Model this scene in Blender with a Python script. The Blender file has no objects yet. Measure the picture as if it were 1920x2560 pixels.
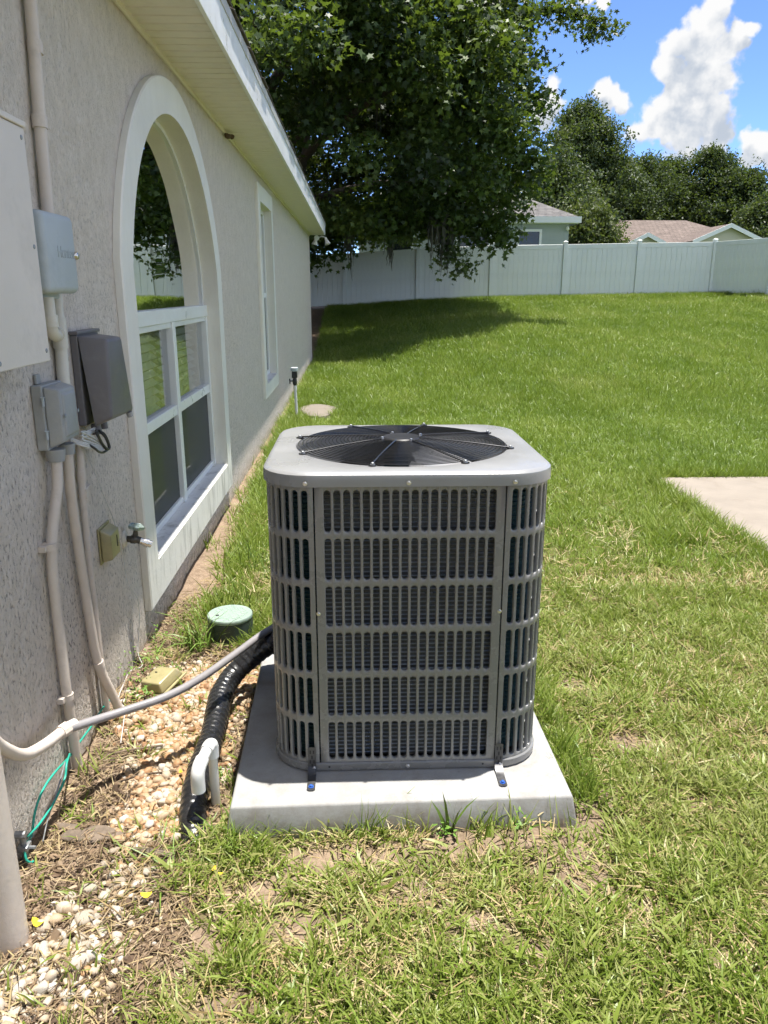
import bpy, bmesh, math, random
import numpy as np
from mathutils import Vector, Matrix, Euler, geometry

# ---------------------------------------------------------------- camera, sky, sun, exposure
scene = bpy.context.scene
COL = scene.collection
R = math.radians
CAM_H = 1.53
PITCH, YAW = 16.0437, 2.0608
cam_d = bpy.data.cameras.new('camera')
cam = bpy.data.objects.new('camera', cam_d)
COL.objects.link(cam)
cam.location = (0, 0, CAM_H)
cam.rotation_euler = (R(90 - PITCH), 0, R(-YAW))
cam_d.sensor_fit = 'VERTICAL'
cam_d.sensor_height = 36.0
cam_d.lens = 36.0 * 1923.0 / 2560.0
cam_d.clip_start = 0.02
cam_d.clip_end = 3000
scene.camera = cam

SUN = Vector((0.139, 0.055, 1.0)).normalized()
SUN_EL = math.asin(SUN.z)
SUN_AZ = math.atan2(SUN.x, SUN.y)
sun_d = bpy.data.lights.new('sun', 'SUN')
sun_d.energy = 3.9
sun_d.angle = R(0.53)
sun_d.color = (1.0, 0.955, 0.88)
sun = bpy.data.objects.new('sun', sun_d)
COL.objects.link(sun)
sun.location = (3, 2, 30)
sun.rotation_euler = SUN.to_track_quat('Z', 'Y').to_euler()

SKY_STRENGTH = 0.125
CLOUD_LEVEL = 0.335
EXPOSURE = 1.5
world = bpy.data.worlds.new('World')
scene.world = world
world.use_nodes = True
vs = scene.view_settings
vs.view_transform = 'Standard'
vs.look = 'None'
vs.exposure = EXPOSURE
vs.gamma = 1.0
vs.use_curve_mapping = False
try:
    scene.cycles.max_bounces = 6
    scene.cycles.diffuse_bounces = 3
    scene.cycles.glossy_bounces = 4
    scene.cycles.transmission_bounces = 4
    scene.cycles.transparent_max_bounces = 12
    scene.cycles.caustics_reflective = False
    scene.cycles.caustics_refractive = False
    scene.cycles.use_denoising = True
    scene.cycles.use_adaptive_sampling = True
    scene.cycles.adaptive_threshold = 0.03
    scene.cycles.sample_clamp_indirect = 6.0
except Exception:
    pass


def nd(nt, kind, ins=None, **attrs):
    n = nt.nodes.new(kind)
    for k, v in attrs.items():
        setattr(n, k, v)
    for k, v in (ins or {}).items():
        s = n.inputs[k]
        if isinstance(v, bpy.types.NodeSocket):
            nt.links.new(v, s)
        else:
            s.default_value = v
    return n


def mth(nt, op, a, b=None, c=None, clamp=False):
    ins = {0: a}
    if b is not None:
        ins[1] = b
    if c is not None:
        ins[2] = c
    n = nd(nt, 'ShaderNodeMath', ins, operation=op)
    n.use_clamp = clamp
    return n.outputs[0]


def vmth(nt, op, a, b=None):
    ins = {0: a}
    if b is not None:
        ins[1] = b
    return nd(nt, 'ShaderNodeVectorMath', ins, operation=op)


def mixc(nt, fac, a, b, blend='MIX'):
    n = nt.nodes.new('ShaderNodeMix')
    n.data_type = 'RGBA'
    n.blend_type = blend
    for idx, v in ((0, fac), (6, a), (7, b)):
        s = n.inputs[idx]
        if isinstance(v, bpy.types.NodeSocket):
            nt.links.new(v, s)
        else:
            s.default_value = v if idx == 0 else (*v[:3], 1.0)
    return n.outputs[2]


# sky with fair-weather cumulus: direction-space blobs broken up by noise, lit from above
def sky_dir(D, E):
    """unit direction for an azimuth from +Y (to the right) and an elevation, in degrees"""
    a, e = R(D), R(E)
    return (math.sin(a) * math.cos(e), math.cos(a) * math.cos(e), math.sin(e))


CLOUDS = [  # azimuth, elevation, angular radius (degrees)
    # tall cumulus tower
    (22.7, 16.1, 1.07), (22.3, 15.0, 1.42), (21.8, 14.1, 1.31), (20.9, 14.5, 1.06), (23.1, 13.9, 1.42), (20.8, 13.2, 1.13),
    (22.2, 12.7, 1.71), (23.4, 12.3, 1.10), (22.1, 11.4, 1.87), (23.3, 10.8, 1.32), (20.7, 11.0, 1.50), (19.7, 10.4, 1.17),
    (21.7, 9.9, 1.77), (23.4, 9.4, 1.34), (18.9, 9.8, 0.85), (24.1, 14.8, 0.71), (24.9, 14.9, 0.45), (24.4, 14.3, 0.56),
    # small ones left of it
    (16.2, 12.3, 0.68), (16.8, 11.8, 0.80), (17.6, 11.5, 0.62), (13.2, 12.6, 0.64), (13.0, 11.7, 1.00), (12.7, 11.0, 0.89),
    # right edge
    (25.4, 9.0, 0.73), (26.3, 8.5, 0.88), (27.5, 8.3, 1.14), (25.7, 8.0, 0.73),
    # behind the tree top
    (15.1, 17.3, 0.60), (16.0, 16.9, 0.44), (8.5, 15.3, 0.85), (9.1, 14.3, 0.74),
    # more of them to the right of the view
    (38, 12, 2.6), (41, 11, 3.0), (44, 10.5, 2.6), (54, 15, 3.2), (57, 14, 3.0), (34, 19, 1.6), (36, 18.5, 1.2),
]


def cloud_field():
    g = bpy.data.node_groups.new('cloud_field', 'ShaderNodeTree')
    g.interface.new_socket('Dir', in_out='INPUT', socket_type='NodeSocketVector')
    g.interface.new_socket('Density', in_out='OUTPUT', socket_type='NodeSocketFloat')
    g.interface.new_socket('Mass', in_out='OUTPUT', socket_type='NodeSocketFloat')
    gi = g.nodes.new('NodeGroupInput')
    go = g.nodes.new('NodeGroupOutput')
    d0 = gi.outputs[0]
    warp = nd(g, 'ShaderNodeTexNoise', {'Vector': d0, 'Scale': 38.0, 'Detail': 3.0, 'Roughness': 0.55})
    wv = vmth(g, 'SUBTRACT', warp.outputs['Color'], (0.5, 0.5, 0.5)).outputs[0]
    sc_ = nd(g, 'ShaderNodeVectorMath', {0: wv, 'Scale': 0.014}, operation='SCALE').outputs[0]
    d1 = vmth(g, 'ADD', d0, sc_).outputs[0]
    acc = None
    for az, el, r in CLOUDS:
        dist = vmth(g, 'DISTANCE', d1, sky_dir(az, el)).outputs['Value']
        v = mth(g, 'MULTIPLY_ADD', dist, -1.0 / R(r), 1.0)
        acc = v if acc is None else nd(g, 'ShaderNodeMath', {0: acc, 1: v, 2: 0.28}, operation='SMOOTH_MAX').outputs[0]
    acc = mth(g, 'MAXIMUM', acc, -1.0)
    nz = nd(g, 'ShaderNodeTexNoise', {'Vector': d0, 'Scale': 40.0, 'Detail': 6.0, 'Roughness': 0.58})
    nz2 = nd(g, 'ShaderNodeTexVoronoi', {'Vector': d1, 'Scale': 105.0}, feature='SMOOTH_F1')
    nz2.inputs['Smoothness'].default_value = 0.9
    t = mth(g, 'MULTIPLY_ADD', nz.outputs[0], 1.5, -0.60)
    t2 = mth(g, 'MULTIPLY_ADD', nz2.outputs[0], -0.55, 0.26)
    dens = mth(g, 'ADD', mth(g, 'ADD', acc, t), t2)
    g.links.new(dens, go.inputs[0])
    nl = nd(g, 'ShaderNodeTexNoise', {'Vector': d1, 'Scale': 26.0, 'Detail': 4.0, 'Roughness': 0.55})
    g.links.new(mth(g, 'ADD', nd(g, 'ShaderNodeMath', {0: acc, 1: 0.32, 2: 0.3}, operation='SMOOTH_MIN').outputs[0], mth(g, 'MULTIPLY_ADD', nl.outputs[0], 2.4, -1.2)), go.inputs[1])
    return g


def build_world():
    nt = world.node_tree
    for n in list(nt.nodes):
        nt.nodes.remove(n)
    sky = nd(nt, 'ShaderNodeTexSky', sky_type='NISHITA', sun_disc=False, sun_elevation=SUN_EL, sun_rotation=SUN_AZ,
             altitude=0.0, air_density=0.4, dust_density=0.0, ozone_density=6.0)
    # unseen noise clouds added elsewhere in the sky for neutral fill light; those in view stand on the sky dome below
    tc = nt.nodes.new('ShaderNodeTexCoord')
    d = vmth(nt, 'NORMALIZE', tc.outputs['Generated']).outputs[0]
    sep = nd(nt, 'ShaderNodeSeparateXYZ', {0: d})
    den = mth(nt, 'ADD', mth(nt, 'MAXIMUM', sep.outputs[2], 0.0), 0.16)
    pl = nd(nt, 'ShaderNodeVectorMath', {0: d, 'Scale': mth(nt, 'DIVIDE', 1.0, den)}, operation='SCALE').outputs[0]
    nz = nd(nt, 'ShaderNodeTexNoise', {'Vector': pl, 'Scale': 1.25, 'Detail': 4.0, 'Roughness': 0.55})
    al = nd(nt, 'ShaderNodeMapRange', {0: nz.outputs[0], 1: 0.46, 2: 0.56}, interpolation_type='SMOOTHSTEP').outputs[0]
    view = vmth(nt, 'DOT_PRODUCT', d, sky_dir(14, 12)).outputs['Value']
    clear = nd(nt, 'ShaderNodeMapRange', {0: view, 1: 0.80, 2: 0.88, 3: 1.0, 4: 0.0}).outputs[0]
    al = mth(nt, 'MULTIPLY', mth(nt, 'MULTIPLY', al, clear), mth(nt, 'GREATER_THAN', sep.outputs[2], 0.0))
    k = 1.3 * CLOUD_LEVEL / SKY_STRENGTH
    skyc = mixc(nt, al, sky.outputs[0], (k, k, k))
    bg = nd(nt, 'ShaderNodeBackground', {'Color': skyc, 'Strength': SKY_STRENGTH})
    wo = nt.nodes.new('ShaderNodeOutputWorld')
    nt.links.new(bg.outputs[0], wo.inputs[0])
    try:
        world.cycles.sampling_method = 'MANUAL'
        world.cycles.sample_map_resolution = 512
    except Exception:
        pass


def build_sky_dome():
    """far sky dome that carries the cumulus clouds, clear between them"""
    m = bpy.data.materials.new('cumulus_sky')
    m.use_nodes = True
    nt = m.node_tree
    for n in list(nt.nodes):
        nt.nodes.remove(n)
    g = cloud_field()
    tc = nt.nodes.new('ShaderNodeTexCoord')
    dirv = vmth(nt, 'NORMALIZE', tc.outputs['Object']).outputs[0]

    def field(v):
        n = nt.nodes.new('ShaderNodeGroup')
        n.node_tree = g
        nt.links.new(v, n.inputs[0])
        return n.outputs[0], n.outputs[1]
    c0, m0 = field(dirv)
    up = vmth(nt, 'ADD', dirv, (-0.006, 0.0, 0.017)).outputs[0]
    c1, m1 = field(up)
    alpha = nd(nt, 'ShaderNodeMapRange', {0: c0, 1: 0.04, 2: 0.50, 3: 0.0, 4: 1.0}, interpolation_type='SMOOTHSTEP').outputs[0]
    diff = mth(nt, 'ADD', mth(nt, 'SUBTRACT', m0, m1), mth(nt, 'MULTIPLY', mth(nt, 'SUBTRACT', c0, c1), 0.35))
    lit = nd(nt, 'ShaderNodeMapRange', {0: diff, 1: -0.50, 2: 0.46, 3: 0.0, 4: 1.0}, interpolation_type='SMOOTHSTEP').outputs[0]
    thick = nd(nt, 'ShaderNodeMapRange', {0: m1, 1: 0.0, 2: 0.65, 3: 1.0, 4: 0.30}, interpolation_type='SMOOTHSTEP').outputs[0]
    lit = mth(nt, 'ADD', mth(nt, 'MULTIPLY', lit, 0.5), mth(nt, 'MULTIPLY', thick, 0.5))
    k = CLOUD_LEVEL
    cc = mixc(nt, lit, (0.50 * k, 0.58 * k, 0.70 * k), (1.04 * k, 1.04 * k, 1.04 * k))
    em = nd(nt, 'ShaderNodeEmission', {'Color': cc, 'Strength': 1.0})
    tr = nd(nt, 'ShaderNodeBsdfTransparent')
    mx = nd(nt, 'ShaderNodeMixShader', {0: alpha, 1: tr.outputs[0], 2: em.outputs[0]})
    out = nt.nodes.new('ShaderNodeOutputMaterial')
    nt.links.new(mx.outputs[0], out.inputs[0])
    m.cycles.emission_sampling = 'NONE'
    az0, az1, el0, el1, rad = -8.0, 64.0, 3.0, 30.0, 1500.0
    V, F = [], []
    na, ne = 37, 15
    for j in range(ne):
        for i in range(na):
            d = sky_dir(az0 + (az1 - az0) * i / (na - 1), el0 + (el1 - el0) * j / (ne - 1))
            V.append(tuple(rad * q for q in d))
    for j in range(ne - 1):
        for i in range(na - 1):
            q = j * na + i
            F.append([q, q + 1, q + na + 1, q + na])
    me = bpy.data.meshes.new('sky')
    me.from_pydata(V, [], F)
    me.materials.append(m)
    o = bpy.data.objects.new('sky', me)
    o.location = (0, 0, CAM_H)
    COL.objects.link(o)
    o['kind'] = 'structure'


build_world()
build_sky_dome()

# ---------------------------------------------------------------- helpers
rng = np.random.default_rng(11)
random.seed(5)
ORG = {}


def reg(o, parent=None, origin=None):
    COL.objects.link(o)
    if parent is not None:
        o.parent = parent
        ORG[o] = ORG[parent] if origin is None else Vector(origin)
    else:
        ORG[o] = Vector(o.location) if origin is None else Vector(origin)
    return o


def tag(o, label, cat, group=None):
    o['label'] = label
    o['category'] = cat
    if group:
        o['group'] = group
    return o


def thing(name, loc, label, cat, group=None):
    o = bpy.data.objects.new(name, None)
    o.location = loc
    o.empty_display_size = 0.05
    reg(o)
    return tag(o, label, cat, group)


def shade(me, ang=40):
    me.polygons.foreach_set('use_smooth', [True] * len(me.polygons))
    if ang is not None and ang < 180:
        try:
            me.set_sharp_from_angle(angle=R(ang))
        except Exception:
            pass


def mk(name, vf, mat, parent=None, smooth=None, loc=None):
    """mesh object from world-space (verts, faces); verts stored relative to the parent's origin"""
    v, f = vf
    if parent is not None:
        o0 = ORG[parent]
    else:
        o0 = Vector(loc) if loc is not None else Vector((0, 0, 0))
    v = np.asarray(v, float) - np.array(o0)
    me = bpy.data.meshes.new(name)
    me.from_pydata(v.tolist(), [], [list(map(int, q)) for q in f])
    me.validate()
    bm = bmesh.new()
    bm.from_mesh(me)
    bmesh.ops.recalc_face_normals(bm, faces=bm.faces)
    bm.to_mesh(me)
    bm.free()
    if smooth is not None:
        shade(me, smooth)
    if mat is not None:
        me.materials.append(mat)
    o = bpy.data.objects.new(name, me)
    if parent is None:
        o.location = o0
    return reg(o, parent)


def inst(name, me, parent, loc, rot=None, scale=None):
    """a piece that shares mesh data, at a world location"""
    o = bpy.data.objects.new(name, me)
    o.location = Vector(loc) - (ORG[parent] if parent is not None else Vector((0, 0, 0)))
    if rot is not None:
        o.rotation_euler = rot
    if scale is not None:
        o.scale = scale
    return reg(o, parent, origin=loc)


def mesh_only(name, vf, mat, smooth=None):
    v, f = vf
    me = bpy.data.meshes.new(name)
    me.from_pydata([tuple(map(float, q)) for q in v], [], [list(map(int, q)) for q in f])
    me.validate()
    bm = bmesh.new()
    bm.from_mesh(me)
    bmesh.ops.recalc_face_normals(bm, faces=bm.faces)
    bm.to_mesh(me)
    bm.free()
    if smooth is not None:
        shade(me, smooth)
    if mat is not None:
        me.materials.append(mat)
    return me


def join(*parts):
    V, F, n = [], [], 0
    for v, f in parts:
        V.extend([tuple(q) for q in v])
        F.extend([[i + n for i in q] for q in f])
        n += len(v)
    return V, F


def from_bm(bm):
    bm.verts.index_update()
    vf = ([tuple(v.co) for v in bm.verts], [[v.index for v in f.verts] for f in bm.faces])
    bm.free()
    return vf


def box(x0, x1, y0, y1, z0, z1, bev=0.0, seg=2):
    bm = bmesh.new()
    bmesh.ops.create_cube(bm, size=1.0)
    for v in bm.verts:
        v.co = ((x0 + x1) / 2 + v.co.x * (x1 - x0), (y0 + y1) / 2 + v.co.y * (y1 - y0), (z0 + z1) / 2 + v.co.z * (z1 - z0))
    if bev > 0:
        bmesh.ops.bevel(bm, geom=list(bm.edges), offset=bev, segments=seg, profile=0.5, affect='EDGES')
    return from_bm(bm)


def hexa(c, bev=0.0, seg=2):
    """eight corners: bottom ring of four, then top ring of four"""
    bm = bmesh.new()
    vs_ = [bm.verts.new(q) for q in c]
    for q in ((0, 1, 2, 3), (4, 5, 6, 7), (0, 1, 5, 4), (1, 2, 6, 5), (2, 3, 7, 6), (3, 0, 4, 7)):
        bm.faces.new([vs_[i] for i in q])
    bmesh.ops.recalc_face_normals(bm, faces=bm.faces)
    if bev > 0:
        bmesh.ops.bevel(bm, geom=list(bm.edges), offset=bev, segments=seg, profile=0.5, affect='EDGES')
    return from_bm(bm)


def spline(pts, n=8):
    """Catmull-Rom through the points"""
    P = [np.array(p, float) for p in pts]
    P = [2 * P[0] - P[1]] + P + [2 * P[-1] - P[-2]]
    out = []
    for i in range(1, len(P) - 2):
        for k in range(n):
            t = k / n
            a, b, c, d = P[i - 1], P[i], P[i + 1], P[i + 2]
            out.append(0.5 * ((2 * b) + (-a + c) * t + (2 * a - 5 * b + 4 * c - d) * t * t + (-a + 3 * b - 3 * c + d) * t ** 3))
    out.append(P[-2])
    return out


def tube(path, r, seg=10, cap=True):
    P = np.array(path, float)
    n = len(P)
    rr = np.full(n, r) if np.isscalar(r) else np.array(r, float)
    T = np.gradient(P, axis=0)
    T /= np.maximum(np.linalg.norm(T, axis=1), 1e-9)[:, None]
    ref = np.array([0, 0, 1.0]) if abs(T[0][2]) < 0.9 else np.array([1.0, 0, 0])
    u = np.cross(T[0], ref)
    u /= np.linalg.norm(u)
    V = []
    ang = np.linspace(0, 2 * math.pi, seg, endpoint=False)
    for i in range(n):
        u = u - T[i] * (u @ T[i])
        u /= np.linalg.norm(u)
        w = np.cross(T[i], u)
        V.extend(P[i] + rr[i] * (np.cos(a) * u + np.sin(a) * w) for a in ang)
    F = []
    for i in range(n - 1):
        for k in range(seg):
            a, b = i * seg + k, i * seg + (k + 1) % seg
            F.append([a, b, b + seg, a + seg])
    if cap:
        F.append(list(range(seg))[::-1])
        F.append(list(range((n - 1) * seg, n * seg)))
    return V, F


def lathe(prof, center=(0, 0, 0), axis=(0, 0, 1), seg=24, cap=True):
    """profile of (radius, height) turned about an axis"""
    ax = np.array(axis, float)
    ax /= np.linalg.norm(ax)
    ref = np.array([1.0, 0, 0]) if abs(ax[0]) < 0.9 else np.array([0, 1.0, 0])
    u = np.cross(ax, ref)
    u /= np.linalg.norm(u)
    w = np.cross(ax, u)
    c = np.array(center, float)
    V, F = [], []
    for r, h in prof:
        for k in range(seg):
            a = 2 * math.pi * k / seg
            V.append(c + ax * h + r * (math.cos(a) * u + math.sin(a) * w))
    for i in range(len(prof) - 1):
        for k in range(seg):
            a, b = i * seg + k, i * seg + (k + 1) % seg
            F.append([a, b, b + seg, a + seg])
    if cap:
        F.append(list(range(seg))[::-1])
        F.append(list(range((len(prof) - 1) * seg, len(prof) * seg)))
    return V, F


def loft(rings, closed=True, cap=False):
    n = len(rings[0])
    V = [tuple(p) for r_ in rings for p in r_]
    F = []
    for i in range(len(rings) - 1):
        for k in range(n if closed else n - 1):
            a, b = i * n + k, i * n + (k + 1) % n
            F.append([a, b, b + n, a + n])
    if cap:
        F.append(list(range(n))[::-1])
        F.append(list(range((len(rings) - 1) * n, len(rings) * n)))
    return V, F


def vnoise(x, y, s, seed=0):
    x = np.asarray(x, float) * s + seed * 17.31
    y = np.asarray(y, float) * s + seed * 7.77
    xi, yi = np.floor(x), np.floor(y)
    fx, fy = x - xi, y - yi
    fx, fy = fx * fx * (3 - 2 * fx), fy * fy * (3 - 2 * fy)

    def h(a, b):
        v = np.sin(a * 127.1 + b * 311.7 + seed * 13.7) * 43758.5453
        return v - np.floor(v)
    return (h(xi, yi) * (1 - fx) + h(xi + 1, yi) * fx) * (1 - fy) + (h(xi, yi + 1) * (1 - fx) + h(xi + 1, yi + 1) * fx) * fy


def sstep(a, b, x):
    t = np.clip((np.asarray(x, float) - a) / (b - a), 0, 1)
    return t * t * (3 - 2 * t)


# ---------------------------------------------------------------- materials
def new_mat(name):
    m = bpy.data.materials.new(name)
    m.use_nodes = True
    nt = m.node_tree
    for n in list(nt.nodes):
        nt.nodes.remove(n)
    out = nt.nodes.new('ShaderNodeOutputMaterial')
    return m, nt, out


def M(name, base, rough=0.5, metal=0.0, var=0.12, scale=6.0, bump=0.0, bscale=60.0, spec=0.5, coat=0.0,
      stretch=(1, 1, 1), dirt=None, dirt_amt=0.45, dirt_scale=3.0, rvar=0.1, bdist=0.01):
    m, nt, out = new_mat(name)
    tc = nt.nodes.new('ShaderNodeTexCoord')
    mp = nd(nt, 'ShaderNodeMapping', {'Vector': tc.outputs['Object'], 'Scale': stretch})
    v = mp.outputs[0]
    n1 = nd(nt, 'ShaderNodeTexNoise', {'Vector': v, 'Scale': scale, 'Detail': 6.0, 'Roughness': 0.6})
    lo = [c * (1 - var) for c in base]
    hi = [min(1, c * (1 + var)) for c in base]
    f = nd(nt, 'ShaderNodeMapRange', {0: n1.outputs[0], 1: 0.3, 2: 0.7}).outputs[0]
    col = mixc(nt, f, lo, hi)
    if dirt is not None:
        n2 = nd(nt, 'ShaderNodeTexNoise', {'Vector': v, 'Scale': dirt_scale, 'Detail': 8.0, 'Roughness': 0.7})
        df = nd(nt, 'ShaderNodeMapRange', {0: n2.outputs[0], 1: 0.52, 2: 0.72, 3: 0.0, 4: dirt_amt}).outputs[0]
        col = mixc(nt, df, col, dirt)
    b = nd(nt, 'ShaderNodeBsdfPrincipled', {'Base Color': col, 'Metallic': metal, 'Specular IOR Level': spec, 'Coat Weight': coat,
                                            'Coat Roughness': 0.12})
    rr = nd(nt, 'ShaderNodeMapRange', {0: n1.outputs[0], 1: 0.3, 2: 0.7, 3: max(0.02, rough - rvar), 4: min(1, rough + rvar)}).outputs[0]
    nt.links.new(rr, b.inputs['Roughness'])
    if bump > 0:
        n3 = nd(nt, 'ShaderNodeTexNoise', {'Vector': v, 'Scale': bscale, 'Detail': 5.0, 'Roughness': 0.6})
        bp = nd(nt, 'ShaderNodeBump', {'Height': n3.outputs[0], 'Strength': bump, 'Distance': bdist})
        nt.links.new(bp.outputs[0], b.inputs['Normal'])
    nt.links.new(b.outputs[0], out.inputs[0])
    return m


def stucco_mat():
    m, nt, out = new_mat('stucco')
    tc = nt.nodes.new('ShaderNodeTexCoord')
    P = tc.outputs['Object']
    mp = nd(nt, 'ShaderNodeMapping', {'Vector': P, 'Scale': (1, 1, 0.62)})
    a = nd(nt, 'ShaderNodeTexNoise', {'Vector': mp.outputs[0], 'Scale': 78.0, 'Detail': 6.0, 'Roughness': 0.66, 'Distortion': 0.3})
    b_ = nd(nt, 'ShaderNodeTexNoise', {'Vector': mp.outputs[0], 'Scale': 17.0, 'Detail': 4.0, 'Roughness': 0.5})
    pits = nd(nt, 'ShaderNodeMapRange', {0: a.outputs[0], 1: 0.36, 2: 0.46, 3: 1.0, 4: 0.0}).outputs[0]
    sep = nd(nt, 'ShaderNodeSeparateXYZ', {0: P})
    # grime sits in the pits and gathers low down and in patches
    low = nd(nt, 'ShaderNodeMapRange', {0: sep.outputs[2], 1: 0.1, 2: 1.9, 3: 1.0, 4: 0.36}).outputs[0]
    patch = nd(nt, 'ShaderNodeTexNoise', {'Vector': P, 'Scale': 2.2, 'Detail': 4.0})
    pf = nd(nt, 'ShaderNodeMapRange', {0: patch.outputs[0], 1: 0.3, 2: 0.7, 3: 0.45, 4: 1.25}).outputs[0]
    dirt = mth(nt, 'MULTIPLY', mth(nt, 'MULTIPLY', pits, low), pf, clamp=True)
    base = mixc(nt, nd(nt, 'ShaderNodeMapRange', {0: b_.outputs[0], 1: 0.3, 2: 0.7}).outputs[0], (0.605, 0.54, 0.468), (0.695, 0.625, 0.55))
    col = mixc(nt, dirt, base, (0.17, 0.155, 0.14))
    # splash-back soil near the ground
    sp = nd(nt, 'ShaderNodeMapRange', {0: sep.outputs[2], 1: 0.0, 2: 0.16, 3: 1.0, 4: 0.0}).outputs[0]
    spn = nd(nt, 'ShaderNodeTexNoise', {'Vector': P, 'Scale': 26.0, 'Detail': 5.0})
    sf = mth(nt, 'MULTIPLY', sp, nd(nt, 'ShaderNodeMapRange', {0: spn.outputs[0], 1: 0.42, 2: 0.62, 3: 0.0, 4: 0.75}).outputs[0])
    col = mixc(nt, sf, col, (0.24, 0.205, 0.16))
    b = nd(nt, 'ShaderNodeBsdfPrincipled', {'Base Color': col, 'Roughness': 0.92, 'Specular IOR Level': 0.2})
    h = mth(nt, 'ADD', mth(nt, 'MULTIPLY', nd(nt, 'ShaderNodeMapRange', {0: a.outputs[0], 1: 0.35, 2: 0.58}).outputs[0], 0.8),
            mth(nt, 'MULTIPLY', b_.outputs[0], 0.5))
    bp = nd(nt, 'ShaderNodeBump', {'Height': h, 'Strength': 0.75, 'Distance': 0.007})
    nt.links.new(bp.outputs[0], b.inputs['Normal'])
    nt.links.new(b.outputs[0], out.inputs[0])
    return m


def leaf_mat(name, cols, trans=0.35, rough=0.45, spec=0.4):
    """foliage: colour picked per instance by its tint, thin and slightly see-through to light"""
    m, nt, out = new_mat(name)
    at = nd(nt, 'ShaderNodeAttribute', attribute_type='INSTANCER', attribute_name='tint')
    oi = nd(nt, 'ShaderNodeAttribute', attribute_type='GEOMETRY', attribute_name='btint')
    at2 = nd(nt, 'ShaderNodeAttribute', attribute_type='GEOMETRY', attribute_name='tint')
    s = mth(nt, 'ADD', mth(nt, 'MAXIMUM', at.outputs['Fac'], at2.outputs['Fac']), mth(nt, 'MULTIPLY_ADD', oi.outputs['Fac'], 0.5, -0.25), clamp=True)
    cr = nt.nodes.new('ShaderNodeValToRGB')
    el = cr.color_ramp.elements
    el[0].position, el[0].color = 0.0, (*cols[0], 1)
    el[1].position, el[1].color = 1.0, (*cols[-1], 1)
    for i, c in enumerate(cols[1:-1]):
        e = el.new((i + 1) / (len(cols) - 1))
        e.color = (*c, 1)
    nt.links.new(s, cr.inputs[0])
    b = nd(nt, 'ShaderNodeBsdfPrincipled', {'Base Color': cr.outputs[0], 'Roughness': rough, 'Specular IOR Level': spec})
    tcol = mixc(nt, 0.35, cr.outputs[0], (0.30, 0.42, 0.03))
    t = nd(nt, 'ShaderNodeBsdfTranslucent', {'Color': tcol})
    mx = nd(nt, 'ShaderNodeMixShader', {0: trans, 1: b.outputs[0], 2: t.outputs[0]})
    nt.links.new(mx.outputs[0], out.inputs[0])
    return m


def glass_mat(name, tint=(0.8, 0.84, 0.83), rough=0.0, ior=1.5):
    m, nt, out = new_mat(name)
    fr = nd(nt, 'ShaderNodeFresnel', {'IOR': ior})
    tc = nt.nodes.new('ShaderNodeTexCoord')
    n = nd(nt, 'ShaderNodeTexNoise', {'Vector': tc.outputs['Object'], 'Scale': 2.2, 'Detail': 1.0})
    bp = nd(nt, 'ShaderNodeBump', {'Height': n.outputs[0], 'Strength': 0.06, 'Distance': 0.02})
    nt.links.new(bp.outputs[0], fr.inputs['Normal'])
    tr = nd(nt, 'ShaderNodeBsdfTransparent', {'Color': (*tint, 1)})
    gl = nd(nt, 'ShaderNodeBsdfGlossy', {'Color': (1, 1, 1, 1), 'Roughness': rough, 'Normal': bp.outputs[0]})
    f2 = mth(nt, 'MULTIPLY', fr.outputs[0], 1.7, clamp=True)   # both faces of a double pane
    pale_haze = nd(nt, 'ShaderNodeBsdfDiffuse', {'Color': (0.55, 0.56, 0.54, 1)})  # whitish diffuse mixed in to pale the pane like a hazy reflection
    haze_amt = nd(nt, 'ShaderNodeMapRange', {0: n.outputs[0], 1: 0.3, 2: 0.7, 3: 0.10, 4: 0.18}).outputs[0]
    th = nd(nt, 'ShaderNodeMixShader', {0: haze_amt, 1: tr.outputs[0], 2: pale_haze.outputs[0]})
    mx = nd(nt, 'ShaderNodeMixShader', {0: f2, 1: th.outputs[0], 2: gl.outputs[0]})
    nt.links.new(mx.outputs[0], out.inputs[0])
    return m


def screen_mat():
    m, nt, out = new_mat('insect_screen')
    tr = nd(nt, 'ShaderNodeBsdfTransparent', {'Color': (0.9, 0.9, 0.9, 1)})
    df = nd(nt, 'ShaderNodeBsdfPrincipled', {'Base Color': (0.035, 0.038, 0.042, 1), 'Roughness': 0.6})
    lw = nd(nt, 'ShaderNodeLayerWeight', {'Blend': 0.5})
    f = nd(nt, 'ShaderNodeMapRange', {0: lw.outputs['Facing'], 1: 0.0, 2: 1.0, 3: 0.45, 4: 0.8}).outputs[0]
    mx = nd(nt, 'ShaderNodeMixShader', {0: f, 1: tr.outputs[0], 2: df.outputs[0]})
    nt.links.new(mx.outputs[0], out.inputs[0])
    return m


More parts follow.
